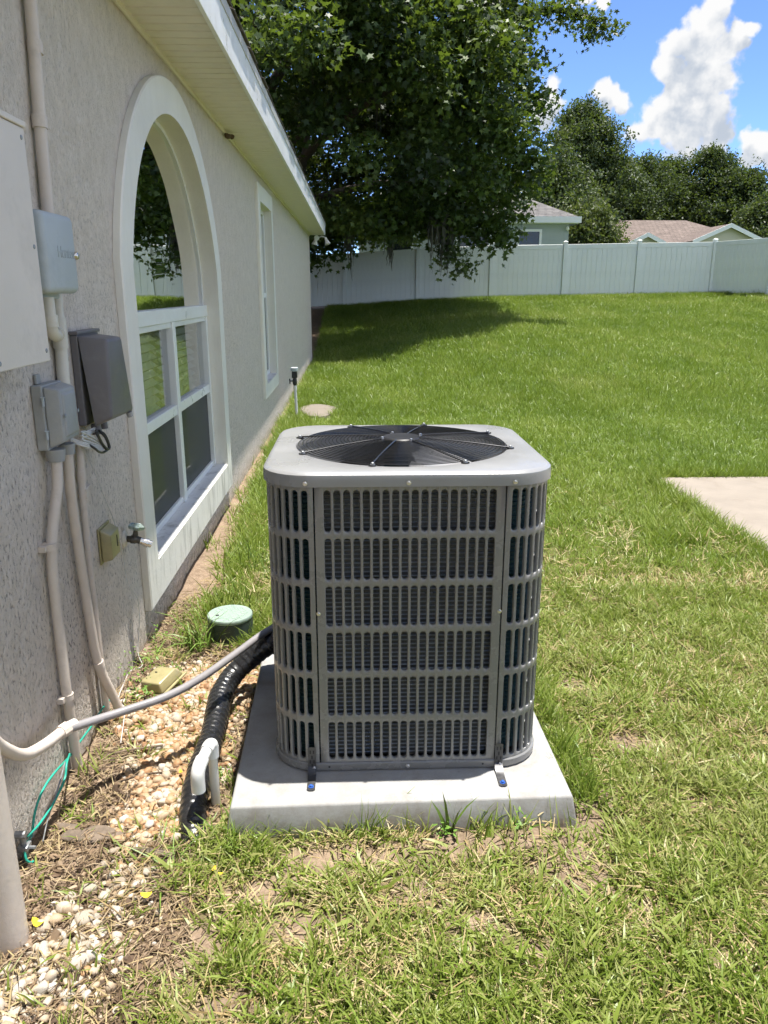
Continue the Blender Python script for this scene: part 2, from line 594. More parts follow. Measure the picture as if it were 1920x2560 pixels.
def ground_mat():
    m, nt, out = new_mat('soil_and_thatch')
    tc = nt.nodes.new('ShaderNodeTexCoord')
    P = tc.outputs['Object']
    a = nd(nt, 'ShaderNodeTexNoise', {'Vector': P, 'Scale': 9.0, 'Detail': 8.0, 'Roughness': 0.65})
    b_ = nd(nt, 'ShaderNodeTexNoise', {'Vector': P, 'Scale': 75.0, 'Detail': 5.0, 'Roughness': 0.7})
    soil = mixc(nt, nd(nt, 'ShaderNodeMapRange', {0: a.outputs[0], 1: 0.3, 2: 0.7}).outputs[0], (0.125, 0.088, 0.060), (0.26, 0.19, 0.135))
    soil = mixc(nt, nd(nt, 'ShaderNodeMapRange', {0: b_.outputs[0], 1: 0.45, 2: 0.75, 3: 0.0, 4: 0.6}).outputs[0], soil, (0.40, 0.31, 0.22))
    th = mixc(nt, nd(nt, 'ShaderNodeMapRange', {0: b_.outputs[0], 1: 0.35, 2: 0.65}).outputs[0], (0.060, 0.058, 0.020), (0.155, 0.140, 0.055))
    at = nd(nt, 'ShaderNodeAttribute', attribute_type='GEOMETRY', attribute_name='thatch')
    col = mixc(nt, at.outputs['Fac'], soil, th)
    # far off the lawn reads as solid green turf
    fa = nd(nt, 'ShaderNodeAttribute', attribute_type='GEOMETRY', attribute_name='turf')
    col = mixc(nt, fa.outputs['Fac'], col, mixc(nt, a.outputs[0], (0.050, 0.085, 0.016), (0.085, 0.120, 0.028)))
    b = nd(nt, 'ShaderNodeBsdfPrincipled', {'Base Color': col, 'Roughness': 0.95, 'Specular IOR Level': 0.15})
    h = mth(nt, 'ADD', a.outputs[0], mth(nt, 'MULTIPLY', b_.outputs[0], 0.5))
    bp = nd(nt, 'ShaderNodeBump', {'Height': h, 'Strength': 0.8, 'Distance': 0.015})
    nt.links.new(bp.outputs[0], b.inputs['Normal'])
    nt.links.new(b.outputs[0], out.inputs[0])
    return m


def tint_mat(name, cols, rough=0.7, bump=0.0, bscale=40, var=0.25, scale=20.0, attr='INSTANCER', spec=0.4):
    m, nt, out = new_mat(name)
    at = nd(nt, 'ShaderNodeAttribute', attribute_type=attr, attribute_name='tint')
    cr = nt.nodes.new('ShaderNodeValToRGB')
    el = cr.color_ramp.elements
    el[0].position, el[0].color = 0.0, (*cols[0], 1)
    el[1].position, el[1].color = 1.0, (*cols[-1], 1)
    for i, c in enumerate(cols[1:-1]):
        e = el.new((i + 1) / (len(cols) - 1))
        e.color = (*c, 1)
    nt.links.new(at.outputs['Fac'], cr.inputs[0])
    tc = nt.nodes.new('ShaderNodeTexCoord')
    n = nd(nt, 'ShaderNodeTexNoise', {'Vector': tc.outputs['Object'], 'Scale': scale, 'Detail': 4.0})
    k = nd(nt, 'ShaderNodeMapRange', {0: n.outputs[0], 1: 0.3, 2: 0.7, 3: 1 - var, 4: 1 + var}).outputs[0]
    col = vmth(nt, 'MULTIPLY', cr.outputs[0], k).outputs[0]
    b = nd(nt, 'ShaderNodeBsdfPrincipled', {'Base Color': col, 'Roughness': rough, 'Specular IOR Level': spec})
    if bump > 0:
        bp = nd(nt, 'ShaderNodeBump', {'Height': n.outputs[0], 'Strength': bump, 'Distance': 0.004})
        nt.links.new(bp.outputs[0], b.inputs['Normal'])
    nt.links.new(b.outputs[0], out.inputs[0])
    return m


def shingle_mat(name, c0, c1, row=0.14, tab=0.3, ax='Y'):
    """far roof: courses and tabs too small to build, with granule speckle"""
    m, nt, out = new_mat(name)
    tc = nt.nodes.new('ShaderNodeTexCoord')
    sep = nd(nt, 'ShaderNodeSeparateXYZ', {0: tc.outputs['Object']})
    hor = mth(nt, 'ADD', sep.outputs[0], mth(nt, 'MULTIPLY', sep.outputs[1], 0.73))
    comb = nd(nt, 'ShaderNodeCombineXYZ', {0: hor, 1: mth(nt, 'MULTIPLY', sep.outputs[2], 2.2), 2: 0.0})
    br = nd(nt, 'ShaderNodeTexBrick', {'Vector': comb.outputs[0], 'Scale': 1.0, 'Mortar Size': 0.012, 'Brick Width': tab, 'Row Height': row,
                                       'Color1': (*c0, 1), 'Color2': (*c1, 1), 'Mortar': (*[q * 0.45 for q in c0], 1)})
    n = nd(nt, 'ShaderNodeTexNoise', {'Vector': tc.outputs['Object'], 'Scale': 3.0, 'Detail': 8.0, 'Roughness': 0.7})
    k = nd(nt, 'ShaderNodeMapRange', {0: n.outputs[0], 1: 0.3, 2: 0.7, 3: 0.75, 4: 1.25}).outputs[0]
    col = vmth(nt, 'MULTIPLY', br.outputs[0], k).outputs[0]
    b = nd(nt, 'ShaderNodeBsdfPrincipled', {'Base Color': col, 'Roughness': 0.9, 'Specular IOR Level': 0.2})
    nt.links.new(b.outputs[0], out.inputs[0])
    return m


def concrete_mat(name, base, stain, amt=0.55, splash=0.0):
    m, nt, out = new_mat(name)
    tc = nt.nodes.new('ShaderNodeTexCoord')
    P = tc.outputs['Object']
    a = nd(nt, 'ShaderNodeTexNoise', {'Vector': P, 'Scale': 5.0, 'Detail': 8.0, 'Roughness': 0.62})
    f = nd(nt, 'ShaderNodeTexNoise', {'Vector': P, 'Scale': 220.0, 'Detail': 3.0, 'Roughness': 0.6})
    s = nd(nt, 'ShaderNodeTexNoise', {'Vector': P, 'Scale': 3.4, 'Detail': 9.0, 'Roughness': 0.72, 'Distortion': 0.4})
    v = nd(nt, 'ShaderNodeTexVoronoi', {'Vector': P, 'Scale': 26.0, 'Randomness': 1.0})
    col = mixc(nt, nd(nt, 'ShaderNodeMapRange', {0: a.outputs[0], 1: 0.3, 2: 0.7}).outputs[0], [c * 0.88 for c in base], [min(1, c * 1.08) for c in base])
    col = mixc(nt, nd(nt, 'ShaderNodeMapRange', {0: f.outputs[0], 1: 0.35, 2: 0.65, 3: 0.0, 4: 0.22}).outputs[0], col, [c * 0.7 for c in base])
    col = mixc(nt, nd(nt, 'ShaderNodeMapRange', {0: s.outputs[0], 1: 0.55, 2: 0.74, 3: 0.0, 4: amt}).outputs[0], col, stain)
    if splash > 0:      # soil splashed up the sides
        sp = nd(nt, 'ShaderNodeSeparateXYZ', {0: P})
        k_ = nd(nt, 'ShaderNodeMapRange', {0: sp.outputs[2], 1: 0.0, 2: splash, 3: 1.0, 4: 0.0}).outputs[0]
        n_ = nd(nt, 'ShaderNodeTexNoise', {'Vector': P, 'Scale': 13.0, 'Detail': 9.0, 'Roughness': 0.75})
        q_ = nd(nt, 'ShaderNodeMapRange', {0: n_.outputs[0], 1: 0.42, 2: 0.66, 3: 0.0, 4: 0.9}).outputs[0]
        col = mixc(nt, mth(nt, 'MULTIPLY', k_, q_), col, (0.16, 0.125, 0.09))
    pit = nd(nt, 'ShaderNodeMapRange', {0: v.outputs['Distance'], 1: 0.03, 2: 0.07, 3: 1.0, 4: 0.0}).outputs[0]
    keep = mth(nt, 'GREATER_THAN', nd(nt, 'ShaderNodeSeparateXYZ', {0: v.outputs['Color']}).outputs[0], 0.78)
    pit = mth(nt, 'MULTIPLY', pit, keep)
    col = mixc(nt, mth(nt, 'MULTIPLY', pit, 0.6), col, [c * 0.35 for c in base])
    b = nd(nt, 'ShaderNodeBsdfPrincipled', {'Base Color': col, 'Roughness': 0.82, 'Specular IOR Level': 0.3})
    h = mth(nt, 'SUBTRACT', mth(nt, 'ADD', mth(nt, 'MULTIPLY', f.outputs[0], 0.3), a.outputs[0]), mth(nt, 'MULTIPLY', pit, 1.5))
    bp = nd(nt, 'ShaderNodeBump', {'Height': h, 'Strength': 0.35, 'Distance': 0.004})
    nt.links.new(bp.outputs[0], b.inputs['Normal'])
    nt.links.new(b.outputs[0], out.inputs[0])
    return m


MAT = {}
MAT['stucco'] = stucco_mat()


def trim_mat():
    m, nt, out = new_mat('trim_paint')
    tc = nt.nodes.new('ShaderNodeTexCoord')
    P = tc.outputs['Object']
    sep = nd(nt, 'ShaderNodeSeparateXYZ', {0: P})
    n1 = nd(nt, 'ShaderNodeTexNoise', {'Vector': P, 'Scale': 3.0, 'Detail': 6.0, 'Roughness': 0.6})
    col = mixc(nt, nd(nt, 'ShaderNodeMapRange', {0: n1.outputs[0], 1: 0.3, 2: 0.7}).outputs[0], (0.69, 0.67, 0.61), (0.76, 0.74, 0.68))
    mp = nd(nt, 'ShaderNodeMapping', {'Vector': P, 'Scale': (1, 1, 0.16)})
    st_ = nd(nt, 'ShaderNodeTexNoise', {'Vector': mp.outputs[0], 'Scale': 16.0, 'Detail': 8.0, 'Roughness': 0.7})
    low = nd(nt, 'ShaderNodeMapRange', {0: sep.outputs[2], 1: 0.15, 2: 0.55, 3: 0.85, 4: 0.05}).outputs[0]
    f = mth(nt, 'MULTIPLY', nd(nt, 'ShaderNodeMapRange', {0: st_.outputs[0], 1: 0.50, 2: 0.70}).outputs[0], low)
    col = mixc(nt, f, col, (0.13, 0.115, 0.09))
    b_ = nd(nt, 'ShaderNodeBsdfPrincipled', {'Base Color': col, 'Roughness': 0.6, 'Specular IOR Level': 0.4})
    n3 = nd(nt, 'ShaderNodeTexNoise', {'Vector': P, 'Scale': 70.0, 'Detail': 4.0})
    bp = nd(nt, 'ShaderNodeBump', {'Height': n3.outputs[0], 'Strength': 0.2, 'Distance': 0.006})
    nt.links.new(bp.outputs[0], b_.inputs['Normal'])
    nt.links.new(b_.outputs[0], out.inputs[0])
    return m


MAT['trim'] = trim_mat()
MAT['sill'] = M('sill_paint', (0.66, 0.66, 0.65), 0.55, var=0.06, scale=3, bump=0.15, bscale=60, dirt=(0.10, 0.09, 0.07), dirt_amt=0.75, dirt_scale=9)
MAT['vinyl'] = M('window_vinyl', (0.74, 0.76, 0.75), 0.35, var=0.04, dirt=(0.4, 0.38, 0.33), dirt_amt=0.2, dirt_scale=6)
MAT['soffit'] = M('soffit_vinyl', (0.71, 0.665, 0.585), 0.5, var=0.05, scale=4, dirt=(0.42, 0.38, 0.27), dirt_amt=0.35, dirt_scale=5)
MAT['fascia'] = M('fascia_metal', (0.78, 0.79, 0.80), 0.35, var=0.04, dirt=(0.45, 0.43, 0.38), dirt_amt=0.3, dirt_scale=4)
MAT['shingle'] = M('asphalt_shingle', (0.12, 0.105, 0.09), 0.95, var=0.35, scale=30, bump=0.5, bscale=200)
MAT['drip'] = M('drip_edge', (0.45, 0.44, 0.42), 0.5, var=0.1)
MAT['interior'] = M('interior_wall', (0.30, 0.28, 0.25), 0.9)
MAT['blind'] = M('blind_slat', (0.68, 0.67, 0.62), 0.5, var=0.04)
MAT['glass'] = glass_mat('window_glass')
MAT['screen'] = screen_mat()
MAT['ground'] = ground_mat()
MAT['pad'] = concrete_mat('pad_concrete', (0.33, 0.33, 0.325), (0.19, 0.17, 0.14), 0.75, 0.125)
MAT['patio'] = concrete_mat('patio_concrete', (0.245, 0.212, 0.175), (0.17, 0.14, 0.105), 0.6)
MAT['paver'] = concrete_mat('paver_concrete', (0.19, 0.165, 0.135), (0.22, 0.19, 0.15), 0.6)
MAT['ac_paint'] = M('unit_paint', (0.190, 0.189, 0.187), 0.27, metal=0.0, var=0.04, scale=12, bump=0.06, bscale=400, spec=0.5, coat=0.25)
MAT['ac_cap'] = M('unit_paint_lit', (0.245, 0.247, 0.25), 0.33, var=0.05, scale=5, bump=0.05, bscale=300, coat=0.3)  # same grey paint made lighter, for sun and sky light on the top
MAT['black_steel'] = M('black_coated_wire', (0.012, 0.012, 0.014), 0.16, var=0.1, spec=0.7, coat=0.6, rvar=0.03)
MAT['black_plastic'] = M('black_plastic', (0.018, 0.018, 0.02), 0.4)
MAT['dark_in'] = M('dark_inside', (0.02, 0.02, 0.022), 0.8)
MAT['coil_tube'] = M('coil_tubes', (0.36, 0.375, 0.375), 0.35, metal=0.7, var=0.3, scale=5)
MAT['coil'] = M('coil_fins', (0.115, 0.118, 0.114), 0.45, metal=0.4, var=0.25, scale=3, bump=0.6, bscale=240, stretch=(1, 1, 0.02))
MAT['coil_side'] = M('coil_fins_coated', (0.012, 0.045, 0.052), 0.4, metal=0.3, var=0.3, scale=4, bump=0.6, bscale=220, stretch=(1, 1, 0.02))
MAT['steel'] = M('zinc_steel', (0.62, 0.62, 0.63), 0.28, metal=1.0, var=0.08)
MAT['bracket'] = M('bracket_galvanised', (0.09, 0.09, 0.093), 0.4, metal=0.7, var=0.15, scale=40)
MAT['bluebolt'] = M('blue_screw', (0.03, 0.11, 0.42), 0.4, metal=0.3)
MAT['conduit'] = M('painted_conduit', (0.60, 0.53, 0.465), 0.6, var=0.07, scale=8, bump=0.1, bscale=80, dirt=(0.26, 0.23, 0.2), dirt_amt=0.4, dirt_scale=7)
MAT['pvc_old'] = M('weathered_pvc', (0.60, 0.57, 0.50), 0.5, var=0.08, dirt=(0.33, 0.28, 0.2), dirt_amt=0.4, dirt_scale=8)
MAT['pvc'] = M('white_pvc', (0.66, 0.66, 0.65), 0.35, var=0.03, dirt=(0.45, 0.42, 0.36), dirt_amt=0.25, dirt_scale=12)
MAT['flex'] = M('grey_flex_conduit', (0.22, 0.21, 0.215), 0.5, var=0.08, bump=0.1, bscale=90, dirt=(0.38, 0.36, 0.34), dirt_amt=0.3, dirt_scale=20)
MAT['wrap'] = M('black_tape_wrap', (0.014, 0.014, 0.015), 0.27, var=0.3, scale=20, bump=0.35, bscale=70, spec=0.7, rvar=0.1, bdist=0.006)
MAT['panel_box'] = M('painted_steel_box', (0.66, 0.60, 0.54), 0.55, var=0.04, scale=3, bump=0.08, bscale=120, dirt=(0.40, 0.37, 0.34), dirt_amt=0.35, dirt_scale=5)
MAT['grey_box'] = M('pale_grey_plastic', (0.40, 0.44, 0.46), 0.55, var=0.05, scale=6, bump=0.1, bscale=160, dirt=(0.24, 0.27, 0.29), dirt_amt=0.35, dirt_scale=8)
MAT['letters'] = M('embossed_letters', (0.34, 0.38, 0.40), 0.55, var=0.05)
MAT['util_box'] = M('weathered_grey_plastic', (0.30, 0.305, 0.30), 0.6, var=0.08, scale=8, bump=0.1, bscale=120, dirt=(0.42, 0.41, 0.39), dirt_amt=0.5, dirt_scale=6)
MAT['dark_box'] = M('dark_grey_plastic', (0.135, 0.125, 0.13), 0.45, var=0.08, scale=9, bump=0.08, bscale=160, dirt=(0.25, 0.24, 0.24), dirt_amt=0.25, dirt_scale=9)
MAT['cable_w'] = M('white_cable', (0.55, 0.54, 0.52), 0.45)
MAT['cable_b'] = M('black_cable', (0.02, 0.02, 0.02), 0.4)
MAT['yellow_box'] = M('yellowed_plastic', (0.30, 0.265, 0.135), 0.35, var=0.12, scale=20, spec=0.5, coat=0.2)
MAT['chrome'] = M('worn_chrome', (0.60, 0.58, 0.55), 0.22, metal=1.0, var=0.15, scale=40)
MAT['brass'] = M('tarnished_brass', (0.09, 0.085, 0.075), 0.45, metal=0.8, var=0.4, scale=60)
MAT['handle'] = M('green_handle', (0.30, 0.38, 0.35), 0.3, metal=0.6, var=0.25, scale=40)
MAT['green_wire'] = M('green_wire', (0.02, 0.30, 0.22), 0.4)
MAT['zinc'] = M('dull_zinc', (0.30, 0.31, 0.32), 0.5, metal=0.8, var=0.3, scale=50)
MAT['valve_lid'] = M('green_lid', (0.235, 0.31, 0.26), 0.55, var=0.12, scale=14, bump=0.3, bscale=70, dirt=(0.42, 0.42, 0.36), dirt_amt=0.4, dirt_scale=10)
MAT['valve_body'] = M('valve_box_body', (0.030, 0.045, 0.040), 0.5, var=0.2)
MAT['fence'] = M('white_vinyl_fence', (0.74, 0.775, 0.745), 0.4, var=0.03, scale=2, dirt=(0.40, 0.43, 0.41), dirt_amt=0.25, dirt_scale=3)
MAT['nest'] = M('mud_nest', (0.10, 0.065, 0.04), 0.95, var=0.3, scale=80, bump=0.6, bscale=120)
MAT['bark'] = M('tree_bark', (0.085, 0.070, 0.055), 0.95, var=0.4, scale=5, bump=1.0, bscale=14, stretch=(1, 1, 0.3), bdist=0.05)
MAT['moss'] = M('spanish_moss', (0.085, 0.088, 0.062), 0.95, var=0.3, scale=4)
MAT['grey_wall'] = M('grey_render', (0.36, 0.40, 0.40), 0.9, var=0.04)
MAT['cream_wall'] = M('cream_render', (0.56, 0.525, 0.44), 0.9, var=0.04)
MAT['white'] = M('white_paint', (0.78, 0.79, 0.79), 0.5, var=0.03)
MAT['dark_glass'] = M('dark_window', (0.015, 0.018, 0.02), 0.08, var=0.1, spec=0.6)
MAT['roof_grey'] = shingle_mat('grey_roof', (0.105, 0.100, 0.100), (0.155, 0.148, 0.145))
MAT['roof_brown'] = shingle_mat('brown_roof', (0.135, 0.108, 0.096), (0.185, 0.148, 0.131))
MAT['leaf'] = leaf_mat('sweetgum_leaf', [(0.012, 0.026, 0.008), (0.024, 0.050, 0.012), (0.056, 0.098, 0.020), (0.115, 0.160, 0.034)], 0.32, 0.50, 0.45)
MAT['leaf_far'] = leaf_mat('far_leaf', [(0.022, 0.040, 0.018), (0.036, 0.060, 0.022), (0.055, 0.082, 0.030), (0.085, 0.100, 0.038)], 0.25, 0.55, 0.3)
MAT['grass'] = leaf_mat('grass_blade', [(0.092, 0.152, 0.016), (0.147, 0.220, 0.027), (0.220, 0.280, 0.051), (0.315, 0.330, 0.116)], 0.32, 0.42, 0.4)
MAT['dry'] = leaf_mat('dry_blade', [(0.20, 0.135, 0.060), (0.33, 0.245, 0.12), (0.44, 0.36, 0.20), (0.52, 0.46, 0.29)], 0.15, 0.7, 0.2)
MAT['pebble'] = tint_mat('pebble', [(0.20, 0.105, 0.05), (0.34, 0.19, 0.09), (0.35, 0.25, 0.15), (0.40, 0.33, 0.25), (0.44, 0.40, 0.345)], 0.55, 0.25)
MAT['stone'] = tint_mat('pale_stone', [(0.19, 0.145, 0.10), (0.33, 0.28, 0.215), (0.42, 0.385, 0.33)], 0.7, 0.6, scale=30, attr='OBJECT')
MAT['petal'] = M('yellow_petal', (0.72, 0.50, 0.02), 0.6, var=0.1, scale=60)
MAT['bark_chip'] = M('bark_chip', (0.15, 0.115, 0.085), 0.95, var=0.4, scale=25, bump=0.6, bscale=60)
MAT['twig'] = M('twig', (0.13, 0.095, 0.065), 0.9, var=0.3, scale=30)
MAT['weed'] = M('weed_leaf', (0.10, 0.19, 0.025), 0.5, var=0.3, scale=25, spec=0.4)

# ---------------------------------------------------------------- ground
AX = ([-40, -6, -0.36, 2.06, 4.5, 6.95, 9.43, 11.85, 12.9, 14.4, 20, 60], [0.6, 0.85, 1.01, 1.17, 1.27, 1.31, 1.36, 1.40, 1.66, 2.0, 2.3, 2.4])


def gz(x, y):
    """lawn height: level by the house, climbing to the fence"""
    x = np.asarray(x, float)
    y = np.asarray(y, float)
    A = np.interp(x, *AX)
    y0 = 9.0 + 8.0 * (1 - sstep(-1.0, 4.0, x))
    t = np.clip((y - y0) / (26.4 - y0), 0, None)
    z = np.where(t < 1, A * t ** 1.25, A + 0.6 * sstep(26.4, 36, y))
    return z + 0.03 * (vnoise(x, y, 0.35, 3) - 0.5) * sstep(6, 11, y) * (1 - sstep(22, 26, y))


def micro(x, y):
    """small lumps in the bare soil near the camera"""
    x = np.asarray(x, float)
    y = np.asarray(y, float)
    w = (1 - sstep(5, 8, y)) * sstep(0.4, 0.9, y) * (1 - sstep(3, 5, np.abs(x)))
    inpad = (x > -0.42) & (x < 0.66) & (y > 1.93) & (y < 3.0)
    b = 0.030 * (vnoise(x, y, 5.5, 1) - 0.6) + 0.014 * (vnoise(x, y, 17, 2) - 0.5)
    return np.where(inpad, -0.02, b * w)


def gh(x, y):
    return gz(x, y) + micro(x, y)


def ell(x, y, cx, cy, rx, ry):
    d = np.sqrt(((x - cx) / rx) ** 2 + ((y - cy) / ry) ** 2)
    return 1 - sstep(0.55, 1.15, d)


BARE = [(-0.04, 1.80, 0.28, 0.11), (0.25, 1.85, 0.26, 0.08), (0.57, 1.82, 0.18, 0.13), (0.60, 1.68, 0.15, 0.09), (0.72, 2.04, 0.12, 0.26),
        (-0.28, 1.68, 0.17, 0.08), (-0.12, 1.56, 0.15, 0.07), (0.15, 1.66, 0.14, 0.06), (0.95, 2.35, 0.13, 0.12), (0.74, 1.60, 0.12, 0.06), (0.30, 1.56, 0.12, 0.05),
        (-0.42, 1.50, 0.12, 0.12), (0.42, 1.46, 0.10, 0.05), (1.05, 2.02, 0.10, 0.06), (0.86, 2.75, 0.10, 0.14), (1.20, 2.60, 0.10, 0.08), (-0.30, 1.36, 0.10, 0.06), (0.9, 1.42, 0.1, 0.05)]


def bed_edge(y):
    """right-hand edge of the gravel and soil bed along the wall"""
    return np.interp(y, [0.0, 1.0, 1.35, 1.55, 1.75, 1.92, 2.0, 2.95, 3.05, 3.5, 4.2, 6.0, 9.0, 17.0],
                     [-0.40, -0.45, -0.52, -0.47, -0.52, -0.50, -0.40, -0.40, -0.52, -0.70, -0.76, -0.83, -0.88, -0.92])


def bare(x, y):
    v = np.zeros_like(np.asarray(x, float))
    for e in BARE:
        v = np.maximum(v, ell(x, y, *e))
    edge = bed_edge(y) + 0.08 * (vnoise(x, y, 9, 5) - 0.5)
    v = np.maximum(v, 1 - sstep(-0.03, 0.06, x - edge))
    return v


def build_ground():
    xs = np.concatenate([np.linspace(-260, -12, 12), np.linspace(-10, -1.4, 14), np.arange(-1.2, 2.0, 0.035), np.arange(2.0, 18, 0.3), np.linspace(19, 320, 18)])
    ys = np.concatenate([np.linspace(-120, -3, 10), np.linspace(-2, 0.6, 8), np.arange(0.75, 4.6, 0.035), np.arange(4.6, 32, 0.3), np.linspace(33, 420, 20)])
    X, Y = np.meshgrid(xs, ys)
    Z = gh(X, Y)
    nx, ny = len(xs), len(ys)
    V = np.stack([X.ravel(), Y.ravel(), Z.ravel()], 1)
    I = np.arange(nx * ny).reshape(ny, nx)
    F = np.stack([I[:-1, :-1].ravel(), I[:-1, 1:].ravel(), I[1:, 1:].ravel(), I[1:, :-1].ravel()], 1)
    me = bpy.data.meshes.new('lawn_ground')
    me.from_pydata(V.tolist(), [], F.tolist())
    shade(me, None)
    th = (1 - bare(X, Y)).ravel()
    a = me.attributes.new('thatch', 'FLOAT', 'POINT')
    a.data.foreach_set('value', th.astype(np.float32))
    tf = (sstep(3.0, 9, Y) * (1 - bare(X, Y))).ravel()
    a = me.attributes.new('turf', 'FLOAT', 'POINT')
    a.data.foreach_set('value', tf.astype(np.float32))
    me.materials.append(MAT['ground'])
    o = bpy.data.objects.new('ground', me)
    reg(o)
    o['kind'] = 'structure'


build_ground()
patio = mk('patio', box(2.44, 9.5, 0.2, 6.16, -0.10, 0.035, 0.008), MAT['patio'], loc=(2.44, 6.16, 0))
patio['kind'] = 'structure'

# ---------------------------------------------------------------- own house
W = -0.956            # face of the stucco wall
WY0, WY1 = -4.0, 17.2  # the wall runs from behind the camera to the far corner
house = thing('house', (W, WY1, 0), 'pale stucco house with arched window and white eave along the lawn', 'house')
YC, ZC = 4.405, 1.33


def arch_loop(half, rad, zbot, n=28):
    sp = ZC + math.sqrt(max(rad * rad - half * half, 0))
    a0 = math.atan2(sp - ZC, half)
    pts = [(YC - half, zbot), (YC - half, (zbot + sp) / 2)]
    for k in range(n + 1):
        a = math.pi - a0 - (math.pi - 2 * a0) * k / n
        pts.append((YC + rad * math.cos(a), ZC + rad * math.sin(a)))
    pts += [(YC + half, (zbot + sp) / 2), (YC + half, zbot)]
    return pts


def rect_loop(y0, y1, z0, z1):
    return [(y0, z0), (y0, z1), (y1, z1), (y1, z0)]


A_OUT = arch_loop(1.175, 1.22, 0.15)
A_IN = arch_loop(1.010, 1.055, 0.335)
R_OUT = rect_loop(7.97, 9.30, 0.455, 2.535)
R_IN = rect_loop(8.12, 9.15, 0.595, 2.375)
A_HOLE = arch_loop(1.06, 1.105, 0.285)
R_HOLE = rect_loop(8.07, 9.20, 0.545, 2.425)


def wall_face():
    outer = [(WY0, -0.3), (WY1, -0.3), (WY1, 2.72), (WY0, 2.72)]
    polys = [[Vector((y, z, 0)) for y, z in p] for p in (outer, A_HOLE, R_HOLE)]
    tris = geometry.tessellate_polygon(polys)
    flat = [q for p in polys for q in p]
    V = [(W, q.x, q.y) for q in flat]
    F = [list(t) for t in tris]
    return V, F


front = wall_face()
reveals = []
for lp in (A_HOLE, R_HOLE):
    reveals.append(loft([[(W, y, z) for y, z in lp], [(W - 0.20, y, z) for y, z in lp]]))
rest = ([(W, WY1, -0.3), (-12.5, WY1, -0.3), (-12.5, WY1, 2.9), (-6.7, WY1, 5.35), (W, WY1, 2.9),
         (W, WY0, -0.3), (-12.5, WY0, -0.3), (-12.5, WY0, 2.9), (-6.7, WY0, 5.35), (W, WY0, 2.9)],
        [[0, 1, 2, 3, 4], [5, 9, 8, 7, 6], [1, 6, 7, 2]])
wall = mk('wall', join(front, *reveals, rest), MAT['stucco'], house)
mk('inner_wall', join(box(-3.2, -3.1, 2.2, 10.5, 0.0, 2.6), box(-3.1, W - 0.21, 2.2, 2.3, 0, 2.6), box(-3.1, W - 0.21, 10.4, 10.5, 0, 2.6),
                      box(-3.1, W - 0.21, 2.3, 10.4, -0.02, 0.05), box(-3.1, W - 0.21, 2.3, 10.4, 2.58, 2.62)), MAT['interior'], house)


def surround(name, lo, li, x_front, x_back):
    rings = [[(W + 0.001, y, z) for y, z in lo], [(x_front - 0.006, y, z) for y, z in lo],
             [(x_front, y + (0.006 if y < (lo[0][0] + lo[-1][0]) / 2 else -0.006), z + (0.006 if z < 0.6 else -0.004)) for y, z in lo],
             [(x_front, y, z) for y, z in li], [(x_back, y, z) for y, z in li]]
    return mk(name, loft(rings), MAT['trim'], house, 30)


surround('window_surround', A_OUT, A_IN, W + 0.035, W - 0.12)
surround('window_surround', R_OUT, R_IN, W + 0.035, W - 0.12)
mk('window_sill', box(W - 0.118, W + 0.030, YC - 1.0085, YC + 1.0085, 0.337, 0.3425, 0.001, 1), MAT['sill'], house)
mk('window_sill', box(W - 0.118, W + 0.030, 8.1215, 9.1485, 0.597, 0.6025, 0.001, 1), MAT['sill'], house)

# arched window: fixed arch light over two hung sashes
XG = -1.036


